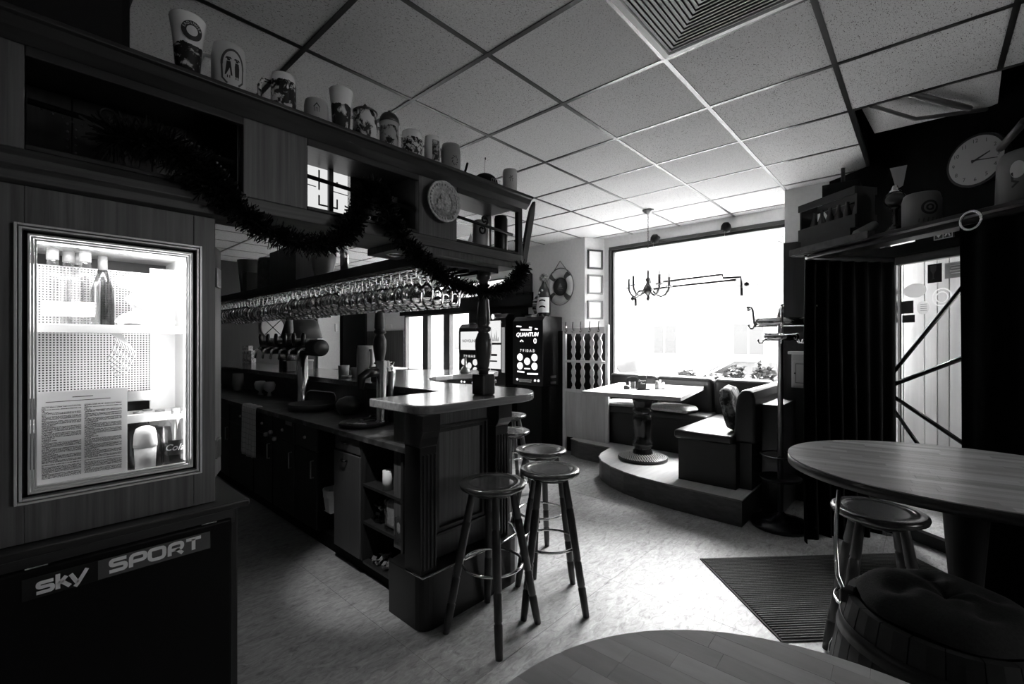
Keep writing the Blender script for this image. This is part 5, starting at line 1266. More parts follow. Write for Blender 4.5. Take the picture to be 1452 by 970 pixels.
# bottle crate
ck = thing('bottle_crate', 'old dark wooden crate of small bottles at the left end of the porch shelf', 'crate', (*rp(.17,.09),2.19), atan2(RD[1],RD[0]))
CRW = wood('crate_wood',.005,.012,.6,(12,40,40))
for x0,y0,z0,x1,y1,z1 in ((-.23,-.085,0,.23,-.07,.085),(-.23,-.085,.215,.23,-.07,.265),(-.23,.07,0,.23,.085,.085),(-.23,.07,.215,.23,.085,.265),(-.23,-.07,0,-.215,.07,.265),(.215,-.07,0,.23,.07,.265),(-.215,-.07,0,.215,.07,.012)):
    q = MB(); q.box(x0,y0,z0,x1,y1,z1); q.build('slat', CRW, ck, bev=.002)
q = MB(); q.box(-.2,-.09,-.085,.2,.1,0); q.build('plinth_block', plain('crate_block',.01,.6), ck)
bp_ = [(0,0),(.026,0),(.028,.004),(.028,.10),(.022,.125),(.011,.155),(.0105,.19),(0,.192)]
bproto = None
for k in range(6):
    lx = -.175+.068*k; a = atan2(RD[1],RD[0]); wx, wy = rp(.17,.09); p = (wx+lx*cos(a)+.03*sin(a)*0, wy+lx*sin(a), 2.203)
    lb_ = ['first small dark bottle from the left in the shelf crate','second small dark bottle from the left in the shelf crate','third small dark bottle from the left in the shelf crate','fourth small dark bottle from the left in the shelf crate','fifth small dark bottle from the left in the shelf crate','last small dark bottle at the right in the shelf crate'][k]
    if bproto is None: bproto = lathe_thing('beer_bottle', lb_, 'bottle', p, bp_, plain('bottle_brown',.05,.2), 16, None, 'bottles in the crate')
    else: dup(bproto, p, label=lb_)
# lamp, mugs on the shelf
ol = thing('oil_lamp', 'small lamp with round shiny head next to the crate', 'lamp', (*rp(.56,.12),2.105))
q = MB(); q.lathe([(0,0),(.045,0),(.05,.02),(.035,.05),(.012,.07),(.014,.10),(.010,.12),(.014,.15),(.028,.165)], n=20); q.build('base', plain('lamp_dark_metal',.06,.25,.9), ol)
q = MB(); q.ball((0,0,.215),.058,16,(1,1,.85)); q.build('globe', plain('lamp_globe',.10,.15,.6), ol)
q = MB(); q.lathe([(.03,.255),(.034,.262),(.02,.275),(.012,.30),(0,.305)], n=16); q.build('cap', CHROME, ol)
rn = thing('rolled_sheet', 'pale rolled paper tube leaning in front of the lamp', 'roll', (*rp(.42,.05),2.15))
q = MB(); q.tube([(-.06,.03,-.02),(.05,-.05,.05)],[.03,.026],16); q.build('roll', plain('roll_grey',.25,.6), rn)
fl_ = thing('pennant', 'small pale card standing at the ceiling end over the crate', 'card', (*rp(.42,.30),2.44))
q = MB(); q.add([(-.05,.03,.13),(.05,-.05,.16),(.045,-.03,.03),(.0,.0,.0)],[(0,1,2,3)]); q.build('card', plain('card_grey',.30,.7), fl_, solid=.004)
sb2 = thing('black_box', 'flat black box under the ceiling above the crate', 'box', (4.55,.50,2.62))
q = MB(); q.box(-.16,-.12,-.10,.16,.12,.09); q.build('case', BLACKM, sb2, bev=.004)
q = MB(); q.tube([(.0,0,.09),(0,0,.246)],.014,8); q.build('mount', BLACK, sb2)
sm1 = lathe_thing('stoneware_mug','grey stoneware mug with a round emblem on the porch shelf','mug',(*rp(.72,.11),2.105),[(0,0),(.085,0),(.088,.008),(.088,.16),(.08,.19),(.074,.195),(.072,.19),(.072,.01),(0,.01)],plain('shelf_mug_glaze',.16,.4),32)
q = MB(); e_ = R(150); 
def w4(a,b,r=.0888,c0=R(205)): t = c0+a/r; return (r*cos(t), r*sin(t), b)
for rr_,w_ in ((.034,.012),(.014,.010)): ribbon(q,[(rr_*cos(2*pi*k/24),.10+rr_*sin(2*pi*k/24)) for k in range(24)],w_,w4,True)
q.build('printed_emblem', plain('print_dark',.015,.5), sm1)
q = MB()
for k in range(6): ribbon(q,[(-.05+.02*k,.02),(-.046+.02*k,.042)],.006,w4)
q.build('printed_band', plain('print_blue_grey',.08,.5), sm1)
sm2 = lathe_thing('stoneware_mug','big grey stoneware tankard at the right end of the porch shelf','mug',(*rp(1.20,.14),2.105),[(0,0),(.125,0),(.13,.01),(.125,.20),(.115,.235),(.108,.25),(.10,.25),(.10,.01),(0,.01)],plain('shelf_mug_glaze2',.10,.4),36)
def w5(a,b,r=.1295,c0=R(150)): t = c0+a/r; return (r*cos(t), r*sin(t), b)
q = MB(); q.add([w5(0,.15)]+[w5(.028*cos(2*pi*k/20),.15+.04*sin(2*pi*k/20)) for k in range(20)],[(0,1+k,1+(k+1)%20) for k in range(20)]); q.build('printed_oval', plain('emblem_pale',.5,.5), sm2)
q = MB(); 
for k in range(5): ribbon(q,[(.03+.02*k,.085+.008*k),(.044+.02*k,.095+.008*k)],.016,w5)
ribbon(q,[(-.02,.14),(-.018,.10),(.0,.09),(-.02,.07)],.009,w5); q.build('printed_script', plain('print_dark',.015,.5), sm2)
# wall clock
ck2 = thing('wall_clock', 'round pale wall clock with numerals half hidden by the big tankard', 'clock', (*en(-.205,.0),2.61))
def cf(a,b,d): return (EX[0]*a+EN[0]*d, EX[1]*a+EN[1]*d, b)
q = MB(); q.prism_axis([(.165*cos(2*pi*k/40), .165*sin(2*pi*k/40)) for k in range(40)], cf, .0, .035); q.build('case', BLACK, ck2)
q = MB(); q.prism_axis([(.150*cos(2*pi*k/40), .150*sin(2*pi*k/40)) for k in range(40)], cf, .035,.038); q.build('dial', plain('dial_pale',.36,.5), ck2)
q = MB()
for k in range(1,13):
    a = pi/2-k*pi/6; text(q, str(k), .034, lambda x,y,a=a: cf(-(.122*cos(a)+x), .122*sin(a)+y, .0385))
q.build('numeral', plain('print_dark',.015,.5), ck2)
for L_,w_,a in ((.085,.012,R(20)),(.12,.008,R(-12))):
    q = MB(); q.prism_axis([(-.02*cos(a)+w_/2*sin(a),-.02*sin(a)-w_/2*cos(a)),(L_*cos(a)+w_/4*sin(a),L_*sin(a)-w_/4*cos(a)),(L_*cos(a)-w_/4*sin(a),L_*sin(a)+w_/4*cos(a)),(-.02*cos(a)-w_/2*sin(a),-.02*sin(a)+w_/2*cos(a))], lambda x,y,d: cf(-x,y,d), .0385,.041); q.build('clock_hand', BLACK, ck2)
pb = MB(); a_, b_ = rp(.98,.28), rp(1.24,.02); pb.tube([(a_[0],a_[1],2.47),(b_[0],b_[1],2.47)],.018,8); pb.tube([(b_[0],b_[1],2.47),(b_[0]-.02,b_[1]-.03,2.105)],.006,6)
o = pb.build('dark_bar', plain('stick_dark',.02,.4)); tag(o,'dark bar in front of the wall clock, resting over the tankard','bar')

# ============================================================ WALL THINGS BY THE WINDOW
for k,(z0,z1,l) in enumerate(((2.44,2.70,'topmost of three framed certificates beside the window'),(2.10,2.36,'middle one of three framed certificates beside the window'),(1.76,2.01,'lowest of three framed certificates beside the window'))):
    fr_ = thing('framed_certificate', l, 'picture', (5.335,3.333,(z0+z1)/2), atan2(-.14,.27)); hz = (z1-z0)/2
    q = MB(); hw = .115
    q.box(-hw,-.028,-hz,hw,0,-hz+.02).box(-hw,-.028,hz-.02,hw,0,hz).box(-hw,-.028,-hz+.02,-hw+.02,0,hz-.02).box(hw-.02,-.028,-hz+.02,hw,0,hz-.02); q.build('frame', plain('frame_dark' if k == 0 else 'frame_bronze', .03 if k == 0 else .16,.4), fr_, bev=.003)
    q = MB(); q.box(-hw+.02,-.012,-hz+.02,hw-.02,-.004,hz-.02); q.build('sheet', PAPER, fr_)
# lifebuoy
lbuoy = thing('lifebuoy', 'pale lifebuoy with dark bands and rope hanging on the wall', 'lifebuoy', (5.165,3.79,2.225))
def tor(u,v,a0,a1,R_=.175,r=.048,k=1): 
    a = a0+(a1-a0)*u; b = 2*pi*v; return (r*k*.75*cos(b), (R_+r*k*sin(b))*cos(a), (R_+r*k*sin(b))*sin(a)*1.08)
q = MB(); q.grid(lambda u,v: tor(u,v,0,2*pi), 48, 12); q.build('ring', plain('buoy_white',.5,.5), lbuoy)
for k in range(4):
    a = pi/4+k*pi/2; q = MB(); q.grid(lambda u,v: tor(u,v,a-.17,a+.17,k=1.05), 8, 12); q.build('band', plain('buoy_band',.04,.5), lbuoy)
q = MB(); q.tube([(0,.17*1.35*cos(t_),.24*sin(t_)*1.08) for t_ in [2*pi*i/28 for i in range(29)]],.007,6); q.tube([(0,-.13,.2),(0,0,.36),(0,.13,.2)],.006,6); q.build('rope', plain('rope_grey',.18,.8), lbuoy)
q = MB(); q.lathe([(0,-.005),(.125,-.005),(.125,-.012),(0,-.014)], (0.02,0,0), 32, 'x'); q.build('backing_disc', plain('disc_dark',.05,.5), lbuoy)
q = MB(); q.add([(-.0,.0,.055),(-.0,.035,-.01),(-.0,-.035,-.01)],[(0,1,2)]); ribbon(q,[(-.05,-.03),(.05,-.03)],.010,lambda a,b:(0,a,b)); ribbon(q,[(-.035,-.055),(.035,-.055)],.008,lambda a,b:(0,a,b)); q.build('painted_ship', plain('ship_pale',.15,.5), lbuoy).location = (.003,0,0)
o = MB().box(5.165,4.31,2.13,5.19,4.75,2.465).build('dark_picture', plain('picture_dark',.02,.4), bev=.004); tag(o,'dark framed picture on the wall left of the lifebuoy','picture')
for k in range(3):
    for j in range(2): MB().box(5.160,4.35+.13*k,2.16+.15*j,5.166,4.45+.13*k,2.29+.15*j).build('panel', plain('picture_dark2',.035,.4), o)
# striped bottle figure on the machine
fg = thing('bottle_figure', 'tall decorative bottle with fur cap and black-barred white label on slot machine', 'bottle figure', (4.98,3.93,1.80))
q = MB(); q.lathe([(0,0),(.075,0),(.085,.02),(.09,.10),(.088,.30),(.075,.38),(.045,.43),(.032,.46),(.03,.52),(0,.525)], n=28); q.build('body', plain('figure_dark',.015,.35), fg)
q = MB(); q.grid(lambda u,v: ((.0915)*cos(R(120)+u*R(150)), .0915*sin(R(120)+u*R(150)), .055+.21*v), 16, 2); o = q.build('white_label', plain('figure_white',.75,.5), fg)
for z in (.115,.20):
    q = MB(); q.grid(lambda u,v: (.0925*cos(R(170)+u*R(60)), .0925*sin(R(170)+u*R(60)), z+.022*v+.015*sin(u*3)), 8, 1); q.build('black_bar', BLACKM, o)
rd = random.Random(9); q = MB()
for k in range(260):
    d = Vector((rd.gauss(0,1),rd.gauss(0,1),rd.gauss(0,1))).normalized(); p = Vector((0,0,.535))+d*.045; s_ = d.cross(Vector((0,.3,1))).normalized()*.006; q.add([p-s_,p+s_,p+d*.03],[(0,1,2)])
q.ball((0,0,.535),.045,12); q.build('fur_cap', mottled('fur_cap',[(.4,.1),(.6,.6)],40,.9,.1,0), fg)['kind'] = 'stuff'
for (t_,z) in ((R(170),.33),(R(200),.36),(R(160),.28)): q = MB(); q.ball((.088*cos(t_),.088*sin(t_),z),.016,10); q.build('medal', plain('medal_pale',.5,.3,.5), fg)
q = MB(); q.tube([(-.02,.08,.30),(-.03,.14,.22),(-.03,.15,.12),(-.02,.13,.05)],[.03,.03,.028,.02],10); q.build('arm', mottled('figure_stripes',[(.48,.02),(.52,.55)],6,.7,.2,0,(.2,.2,6)), fg)
q = MB(); q.ball((-.06,-.02,.02),.03,10).ball((-.06,.05,.02),.03,10); q.build('foot', plain('figure_grey',.12,.6), fg)

# ============================================================ SLOT MACHINES
SCR = emis('screen_white',1,.17); SCRM = emis('screen_mid',.6,.13); SCRD = emis('screen_dim',.25,.1)
def slot(y0, y1, z0, z1, label, style):
    cy = (y0+y1)/2; th = thing('slot_machine', label, 'slot machine', (4.97,cy,0)); hw = (y1-y0)/2
    q = MB(); q.prism_axis([(-.22,z0),(-.22,z1-.06),(-.16,z1),(.22,z1),(.22,z0)], lambda a,b,d:(a,d,b), -hw,hw); q.build('housing', BLACK, th, bev=.008)
    q = MB(); q.box(-.18,-hw+.05,0,.2,hw-.05,z0); q.build('stand', BLACKM, th)
    X_ = -.2215
    def F(a,b): return (X_-.001, -a, b)            # a grows to the viewer's right
    h = z1-z0
    if style == 1:
        q = MB(); text(q,'QUANTUM',.075,lambda a,b:F(a,z1-.25+b),shear=.25,off=.02,sx=1.05); q.build('title', SCR, th)
        q = MB()
        for a,b,w_ in ((-.15,z1-.13,.09),(.06,z1-.15,.05),(.16,z1-.17,.05),(-.02,z1-.18,.20)): ribbon(q,[(a-w_/2,b),(a+w_/2,b-.006)],.018,F)
        ribbon(q,[(-.13,z1-.345),(-.10,z1-.325),(-.07,z1-.345)],.014,F); ribbon(q,[(.14+.02*cos(2*pi*k/14),z1-.335+.03*sin(2*pi*k/14)) for k in range(14)],.014,F,True); q.build('top_lights', SCR, th)
        rows = z1-.47
    elif style == 0:
        q = MB(); q.prism_axis([(-hw+.05,z1-.40),(hw-.05,z1-.40),(hw-.05,z1-.12),(-hw+.05,z1-.12)], lambda a,b,d:(X_-d,-a,b), 0,.003); q.build('screen', SCRM, th)
        q = MB(); text(q,'NOVOLINE',.062,lambda a,b:(X_-.004,-a,z1-.265+b),off=.012); q.build('title', BLACK, th); rows = z1-.50
    else:
        for za,zb in ((z1-.42,z1-.10),(z1-.80,z1-.45)):
            q = MB(); q.prism_axis([(-hw+.05,za),(hw-.09,za),(hw-.09,zb),(-hw+.05,zb)], lambda a,b,d:(X_-d,-a,b), 0,.003); q.build('screen', SCRM, th)
        q = MB()
        for k in range(7): ribbon(q,[(-.12+.035*k,z1-.40),(-.11+.035*k,z1-.34+.05*(k%3)),(-.10+.035*k,z1-.40)],.010,lambda a,b:(X_-.004,-a,b))
        ribbon(q,[(-.15,z1-.60),(.08,z1-.60)],.03,lambda a,b:(X_-.004,-a,b)); ribbon(q,[(-.15,z1-.69),(.08,z1-.69)],.02,lambda a,b:(X_-.004,-a,b)); q.build('screen_figures', BLACK, th)
        q = MB(); q.prism_axis([(hw-.07,z1-.85),(hw-.01,z1-.85),(hw-.01,z1-.20),(hw-.07,z1-.20)], lambda a,b,d:(X_-d,-a,b), 0,.004); q.build('side_strip', SCRD, th); rows = None
        q = MB(); q.ball((X_-.01,0,z1-.04),.035,12,(.4,.8,1.1)); q.build('signal_lamp', SCR, th)
    if rows:
        q = MB(); text(q,'7 9 10 A B',.055,lambda a,b:F(a,rows+b),off=.015,sx=1.1); q.build('row_lights', SCRM, th)
        for k,(a,b) in enumerate(((-.13,-.09),(.13,-.09),(0,-.145),(-.13,-.21),(.13,-.21))):
            q = MB(); q.lathe([(0,-.012),(.045,-.010),(.05,0)], (X_,-a,rows+b), 20, 'x'); q.build('lit_symbol', SCR if style == 1 else SCRM, th)
        q = MB(); ribbon(q,[(-.18,rows-.29),(-.05,rows-.295)],.02,F); ribbon(q,[(.0,rows-.315),(.19,rows-.31)],.022,F); ribbon(q,[(-.05,rows-.245),(.05,rows-.245)],.016,F); q.build('bottom_lights', SCR if style == 1 else SCRM, th)
        for a in (-.18,-.11,.08,.14,.2):
            q = MB(); q.lathe([(0,-.01),(.014,-.008),(.016,0)], (X_,-a,rows-.40), 12, 'x'); q.build('push_button', SCR, th)
    q = MB(); q.box(-.26,-.10,z0+.04,-.22,.12,z0+.085); q.build('coin_tray', CHROME, th, bev=.006)
    q = MB(); q.box(-.20,-.06,z1-.001,-.12,.06,z1+.012); q.build('top_handle', STEEL, th)
    if style == 1:
        q = MB(); q.box(-.05,-hw-.012,z0+.10,.06,-hw,z0+.13).box(-.05,-hw-.012,z0+.02,.06,-hw,z0+.05); q.build('side_hinge', STEEL, th)
    return th
slot(3.77,4.31,.86,1.80,'black slot machine nearest the lattice partition, with round lit symbols',1)
slot(4.45,4.93,.82,1.86,'taller slot machine in the middle with two bright screens',2)
slot(4.96,5.46,.86,1.73,'slot machine farthest left, in front of the tall bright panes',0)
o = MB().box(4.93,4.30,1.0,5.16,4.44,1.86).build('black_cabinet', BLACKM); tag(o,'narrow black cabinet between two slot machines','cabinet')

# ============================================================ CHANDELIER AND WINDOW LAMPS
ch = thing('chandelier', 'five-armed metal chandelier hanging on a chain before the shop window', 'chandelier', (4.58,2.20,CZ-.008))
BR = plain('aged_brass',.22,.35,.9)
q = MB(); q.lathe([(.06,0),(.055,-.012),(.02,-.04),(.008,-.05)], n=20); q.build('ceiling_rose', BR, ch)
q = MB()
for k in range(24):
    z = -.05-.025*k
    for s_ in (0,1): pass
    a = (k%2)*pi/2; q.tube([(.007*cos(t_)*cos(a),.007*cos(t_)*sin(a),z-.014+.016*sin(t_)) for t_ in [2*pi*i/10 for i in range(10)]],.0022,5,True)
q.build('chain', plain('chain_dark',.05,.4,.8), ch)['kind'] = 'stuff'
q = MB(); q.lathe([(.006,-.64),(.012,-.66),(.012,-.72),(.03,-.74),(.018,-.77),(.03,-.80),(.05,-.83),(.055,-.86),(.04,-.89),(.015,-.91),(.012,-.93),(.02,-.945),(.012,-.965),(0,-.975)], n=20); q.build('baluster', BR, ch)
for k in range(5):
    a = 2*pi*k/5+.35; c_, s_ = cos(a), sin(a)
    def Wc(r,z): return (r*c_,r*s_,z)
    q = MB(); q.tube([Wc(.04,-.85),Wc(.08,-.90),Wc(.13,-.925),Wc(.18,-.905),Wc(.215,-.855),Wc(.22,-.82)],.011,8); o = q.build('arm', BR, ch)
    q = MB(); q.lathe([(.008,-.005),(.034,.0),(.036,.008),(.012,.012)], Wc(.22,-.82), 16); q.build('drip_pan', BR, o)
    q = MB(); q.lathe([(.011,0),(.011,.085),(.013,.09),(.0,.093)], Wc(.22,-.81), 12); q.build('candle_sleeve', plain('candle_sleeve',.22,.5), o)
    q = MB(); q.lathe([(.006,0),(.012,.02),(.006,.05),(0,.065)], Wc(.22,-.718), 10); q.build('bulb', glassy('bulb_glass',.9,1,.05), o)
def rodlamp(label, pts, yw, head):
    th = thing('window_lamp', label, 'lamp', (5.2,yw,2.7)); q = MB((5.2,yw,2.7)); q.tube([(5.2,y,z) for y,z in pts],.0125,8); q.build('rod', plain('lamp_rod',.02,.4,.5), th)
    y,z = pts[-1]; q = MB((5.2,yw,2.7)); q.tube([(5.2,y,z+.02),(5.2,y,z-.09)],.016,10); q.build('lamp_head', plain('lamp_rod',.02,.4,.5), th)
    q = MB((5.2,yw,2.7)); q.ball((5.2,head[0],head[1]),.026,12); q.build('counterweight', plain('lamp_rod',.02,.4,.5), th)
    zz = max(p[1] for p in pts); 
    q = MB((5.2,yw,2.7)); q.tube([(5.33,yw,2.70),(5.2,yw,zz)],.0022,5); q.build('wire', plain('wire_grey',.2,.5), th)
    q = MB((5.2,yw,2.7)); q.lathe([(.03,.0),(.05,-.03),(.055,-.07),(.04,-.10),(.0,-.11)], (5.36,yw,2.78), 16); q.tube([(5.36,yw,2.76),(5.47,yw,2.76)],.02,8); q.build('wall_mount', BLACKM, th)
rodlamp('left suspended rod lamp with its head hanging by the chandelier', [(1.50,2.115),(2.25,2.10),(2.62,2.075),(2.66,2.02),(2.66,1.985)][::1], 2.485, (2.70,1.99))
rodlamp('right suspended rod lamp with its head hanging to the right', [(2.30,2.165),(1.66,2.185),(1.635,2.18),(1.63,2.145),(1.45,2.14),(1.445,2.03)], 1.651, (1.395,2.06))
# ============================================================ WORKING SIDE OF THE BAR
def tower(label, x, y0, y1, yc, ntap):
    th = thing('beer_tower', label, 'beer tap', (x,yc,.88))
    q = MB(); q.lathe([(.075,0),(.075,.015),(.05,.03),(.046,.05),(.046,.45)], n=24); q.build('column', CHROME, th)
    q = MB(); q.lathe([(.0,y0-yc),(.066,y0-yc),(.072,y0-yc+.01),(.072,y1-yc-.01),(.066,y1-yc),(0,y1-yc)], (0,0,.52), 28, 'y'); q.build('barrel', plain('tap_barrel',.05,.25,.4), th)
    q = MB(); q.lathe([(.0,y0-yc-.004),(.062,y0-yc-.004),(.062,y0-yc+.001)], (0,0,.52), 28, 'y'); q.build('end_disc', plain('end_disc_grey',.07,.4), th)
    for k in range(ntap):
        y = y0-yc+.12+(y1-y0-.24)*k/max(1,ntap-1)
        q = MB(); q.tube([(-.06,y,.51),(-.11,y,.51),(-.14,y,.49),(-.15,y,.41)],.011,8); o = q.build('spout', CHROME, th)
        q = MB(); q.lathe([(.008,0),(.016,.03),(.02,.08),(.014,.11),(0,.115)], (-.10,y,.535), 12); q.build('tap_handle', BLACK, o)
    return th
tower('chrome beer tower with a long horizontal barrel and a row of taps', 1.76, 3.78, 5.0, 4.15, 6)
t2 = thing('tap_column', 'slanted chrome tap column behind the near end of the bar', 'beer tap', (1.74,2.82,.88))
q = MB(); q.lathe([(.05,0),(.045,.02),(.035,.03),(.035,.44)], n=24); q.build('column', CHROME, t2)
q = MB(); q.lathe([(.02,0),(.02,.36)], (.09,.02,.0), 16); q.build('side_pipe', STEEL, t2)
q = MB(); q.tube([(-.03,0,.36),(-.10,0,.36),(-.15,0,.33),(-.16,0,.25)],[.03,.035,.03,.02],12); q.build('tap_head', plain('tap_head_dark',.04,.3,.6), t2)
sk = thing('sink_faucet', 'thin arched chrome faucet over the round basin on the worktop', 'faucet', (1.86,3.72,.88))
q = MB(); q.tube([(0,-.0,0),(0,0,.11),(-.005,.02,.135),(-.02,.05,.14),(-.10,.26,.145),(-.115,.30,.13),(-.118,.31,.09)],.008,8); q.build('spout', CHROME, sk)
q = MB(); q.lathe([(.025,0),(.025,.03),(.015,.05),(0,.055)], n=16); q.build('base', CHROME, sk)
lathe_thing('round_basin','round dark sink basin rim on the worktop','basin',(1.72,3.85,.88),[(.17,-.0),(.19,.0),(.195,.05),(.185,.055),(.165,.01),(.0,.01)],plain('basin_steel',.12,.35,.8),36)
rtr = lathe_thing('round_tray','round brown tray on the near end of the worktop','tray',(1.63,2.86,.88),[(0,0),(.155,0),(.165,.008),(.165,.022),(.160,.022),(.155,.010),(0,.008)],plain('tray_brown',.035,.35),40)
lg = MB(); lg.box(-.045,-.012,0,.045,.012,.014); o = lg.build('lighter', WHITE, bev=.004); o.location=(1.58,2.83,.888); o.rotation_euler=(0,0,-.9); tag(o,'small white lighter lying on the round tray','lighter')
op = MB(); op.tube([(.0,0,.004),(.08,.03,.004),(.12,.02,.004)],.004,6).ring((-.02,-.005,.004),.018,.004,14,5); o = op.build('bottle_opener', STEEL); o.location=(1.63,2.90,.89); tag(o,'metal bottle opener lying on the round tray','opener')
for k,(x,y,l) in enumerate(((1.55,2.93,'small steel bottle cap at the left of the round tray'),(1.68,2.98,'small steel bottle cap at the back of the round tray'))):
    q = MB(); q.lathe([(.013,0),(.014,.004),(.011,.007),(0,.007)], n=14); o = q.build('crown_cork', STEEL); o.location=(x,y,.889); tag(o,l,'cap')
kn = thing('chopping_board', 'pale edged board with a knife beside the round tray', 'board', (1.83,3.12,.88), R(30))
q = MB(); q.box(-.12,-.08,0,.12,.08,.012); q.build('board', plain('board_dark',.03,.4), kn, bev=.003)
q = MB(); q.box(-.122,-.083,0,.122,-.08,.013); q.build('pale_edge', STEEL, kn)
q = MB(); q.add([(-.02,-.05,.014),(.10,-.06,.014),(.09,-.035,.014),(-.02,-.035,.014)],[(0,1,2,3)]); q.tube([(-.10,-.04,.018),(-.02,-.043,.018)],.008,8); q.build('knife', CHROME, kn)
lathe_thing('steel_bowl','dark round kettle with shiny belly next to the tap column','bowl',(1.80,3.38,.88),[(0,0),(.07,0),(.10,.04),(.105,.08),(.08,.12),(.03,.14),(0,.142)],plain('kettle',.12,.3,.8),28)
# towel over the worktop edge
tw = MB()
def twf(u,v):
    y = 4.27+.34*u; w_ = .008*sin(u*19+v*2)
    if v < .2: return (1.47-.055*(v/.2), y, .886+.004*abs(sin(u*9)))
    k = (v-.2)/.8; return (1.413-.012*k+w_*k, y+.02*k*(u-.5), .884-.43*k-.012*sin(u*3))
tw.grid(twf, 28, 16)
def towel_mat():
    m, nt, b = nodes('tea_towel_check'); tc = N(nt,'ShaderNodeTexCoord'); mp = N(nt,'ShaderNodeMapping'); nt.links.new(tc.outputs['Object'],mp.inputs[0]); mp.inputs['Scale'].default_value=(0,22,22)
    sx = N(nt,'ShaderNodeSeparateXYZ'); nt.links.new(mp.outputs[0],sx.inputs[0]); prev=None
    for k in (1,2):
        f = N(nt,'ShaderNodeMath',operation='FRACT'); nt.links.new(sx.outputs[k],f.inputs[0]); g = N(nt,'ShaderNodeMath',operation='LESS_THAN'); nt.links.new(f.outputs[0],g.inputs[0]); g.inputs[1].default_value=.10
        if prev is None: prev = g
        else:
            mxm = N(nt,'ShaderNodeMath',operation='MAXIMUM'); nt.links.new(prev.outputs[0],mxm.inputs[0]); nt.links.new(g.outputs[0],mxm.inputs[1]); prev = mxm
    mx = N(nt,'ShaderNodeMix',data_type='RGBA'); nt.links.new(prev.outputs[0],mx.inputs[0]); mx.inputs[6].default_value=g3(.82); mx.inputs[7].default_value=g3(.5); nt.links.new(mx.outputs[2],b.inputs['Base Color']); b.inputs['Roughness'].default_value=.95; return m
o = tw.build('tea_towel', towel_mat(), solid=.004); tag(o,'pale checked tea towel hanging over the worktop edge','towel')
# rubbish bin beside the grey door
bnn = thing('waste_bin', 'small white rubbish bin hung in the gap behind the grey door', 'bin', (1.54,3.12,.25))
q = MB()
def bn(k, v):
    hx, hy = .042+.018*v, .048+.018*v; c = [(1,.6),(.6,1),(-.6,1),(-1,.6),(-1,-.6),(-.6,-1),(.6,-1),(1,-.6)][k%8]; return (hx*c[0], hy*c[1], .16*v)
q.add([bn(k,v) for v in (0,.5,1) for k in range(8)], [(i*8+k, i*8+(k+1)%8, (i+1)*8+(k+1)%8, (i+1)*8+k) for i in (0,1) for k in range(8)]); q.build('bucket', WHITE, bnn, solid=.003)
q = MB(); q.box(-.045,-.05,.0,.045,.05,.003); q.build('bottom', WHITE, bnn)
q = MB(); q.grid(lambda u,v: (.067*cos(2*pi*u)*1.02, .067*sin(2*pi*u)*1.02, .105+.05*v+.008*sin(9*2*pi*u)*(1-v)), 30, 3); q.build('bag_cuff', plain('bag_white',.85,.35), bnn)
q = MB(); q.tube([(0,.045,.13),(0,.082,.13)],.006,6); q.build('hook', STEEL, bnn)
# things in the open shelf bay
kr = lathe_thing('paper_roll','white kitchen roll standing on the top shelf of the bay','paper roll',(1.50,2.36,.575),[(.012,0),(.030,0),(.030,.115),(.012,.115)],plain('paper_roll_white',.7,.9),24)
q = MB(); q.lathe([(.0122,.0),(.0122,.1155)],n=16); q.build('core', plain('card_core',.15,.8), kr)
o = MB().box(1.50,2.24,.575,1.58,2.30,.66).build('small_box', plain('box_pale',.35,.7), bev=.003); tag(o,'small pale box behind the kitchen roll','box')
lathe_thing('black_pot','round black pot on the top bay shelf beside the kitchen roll','pot',(1.54,2.215,.575),[(0,0),(.045,0),(.05,.03),(.045,.07),(.02,.08),(0,.082)],BLACK,20)
FILM = glassy('clear_film',.8,1,.12,1.6)
def bread(label, c, hx, hy, hz, seed):
    rd_ = random.Random(seed); th = thing('bread_bag', label, 'bread', c)
    q = MB(); q.box(-hx*.8,-hy*.8,0,hx*.8,hy*.8,hz*.85); q.build('loaf', mottled('toast_bread',[(.35,.40),(.7,.7)],30,.9,.2,.3), th, bev=.03, seg=4)
    q = MB(); q.grid(lambda u,v: (hx*1.05*cos(2*pi*u)*(1-.9*max(0,v-.75)*4*.5)*(1+.08*sin(13*u*pi*2+9*v)), hy*1.05*sin(2*pi*u)*(1-.9*max(0,v-.75)*4*.5)*(1+.08*sin(11*u*pi*2+7*v)), hz*1.1*v), 40, 12); q.build('film', FILM, th); return th
bread('tall clear bag of toast bread on the middle bay shelf',(1.56,2.315,.347),.085,.085,.20,1)
bread('small bag of bread slices in front of the tall one on the middle shelf',(1.50,2.205,.347),.04,.045,.12,2)
def crumple(name,label,cat,c,sx,sy,sz,mat,seed,n=70):
    rd_ = random.Random(seed); q = MB()
    for k in range(n):
        p = Vector((rd_.uniform(-sx,sx),rd_.uniform(-sy,sy),rd_.uniform(.004,sz))); a = Vector((rd_.gauss(0,1),rd_.gauss(0,1),rd_.gauss(0,.6))).normalized(); b = a.cross(Vector((rd_.gauss(0,1),rd_.gauss(0,1),1))).normalized(); r = .022
        pts = [p-a*r,p+b*r*.7,p+a*r,p-b*r*.7]; q.add([(x_,y_,max(z_,.003)) for x_,y_,z_ in pts],[(0,1,2),(0,2,3)])
    o = q.build(name, mat); o.location = c; tag(o,label,cat); return o
crumple('foil_wrappers','dark shiny crumpled foil wrapping on the middle shelf left of the bread','foil',(1.55,2.48,.347),.05,.06,.13,plain('foil_dark',.25,.2,1),6,60)
crumple('plastic_film','loose clear crumpled film on the bottom bay shelf','film',(1.53,2.40,.101),.05,.10,.04,plain('film_grey',.3,.25,.3),8,50)
lathe_thing('clear_box','round clear plastic tub on the bottom bay shelf','tub',(1.53,2.235,.101),[(0,0),(.045,0),(.055,.085),(.052,.085),(.043,.003),(0,.003)],FILM,24)
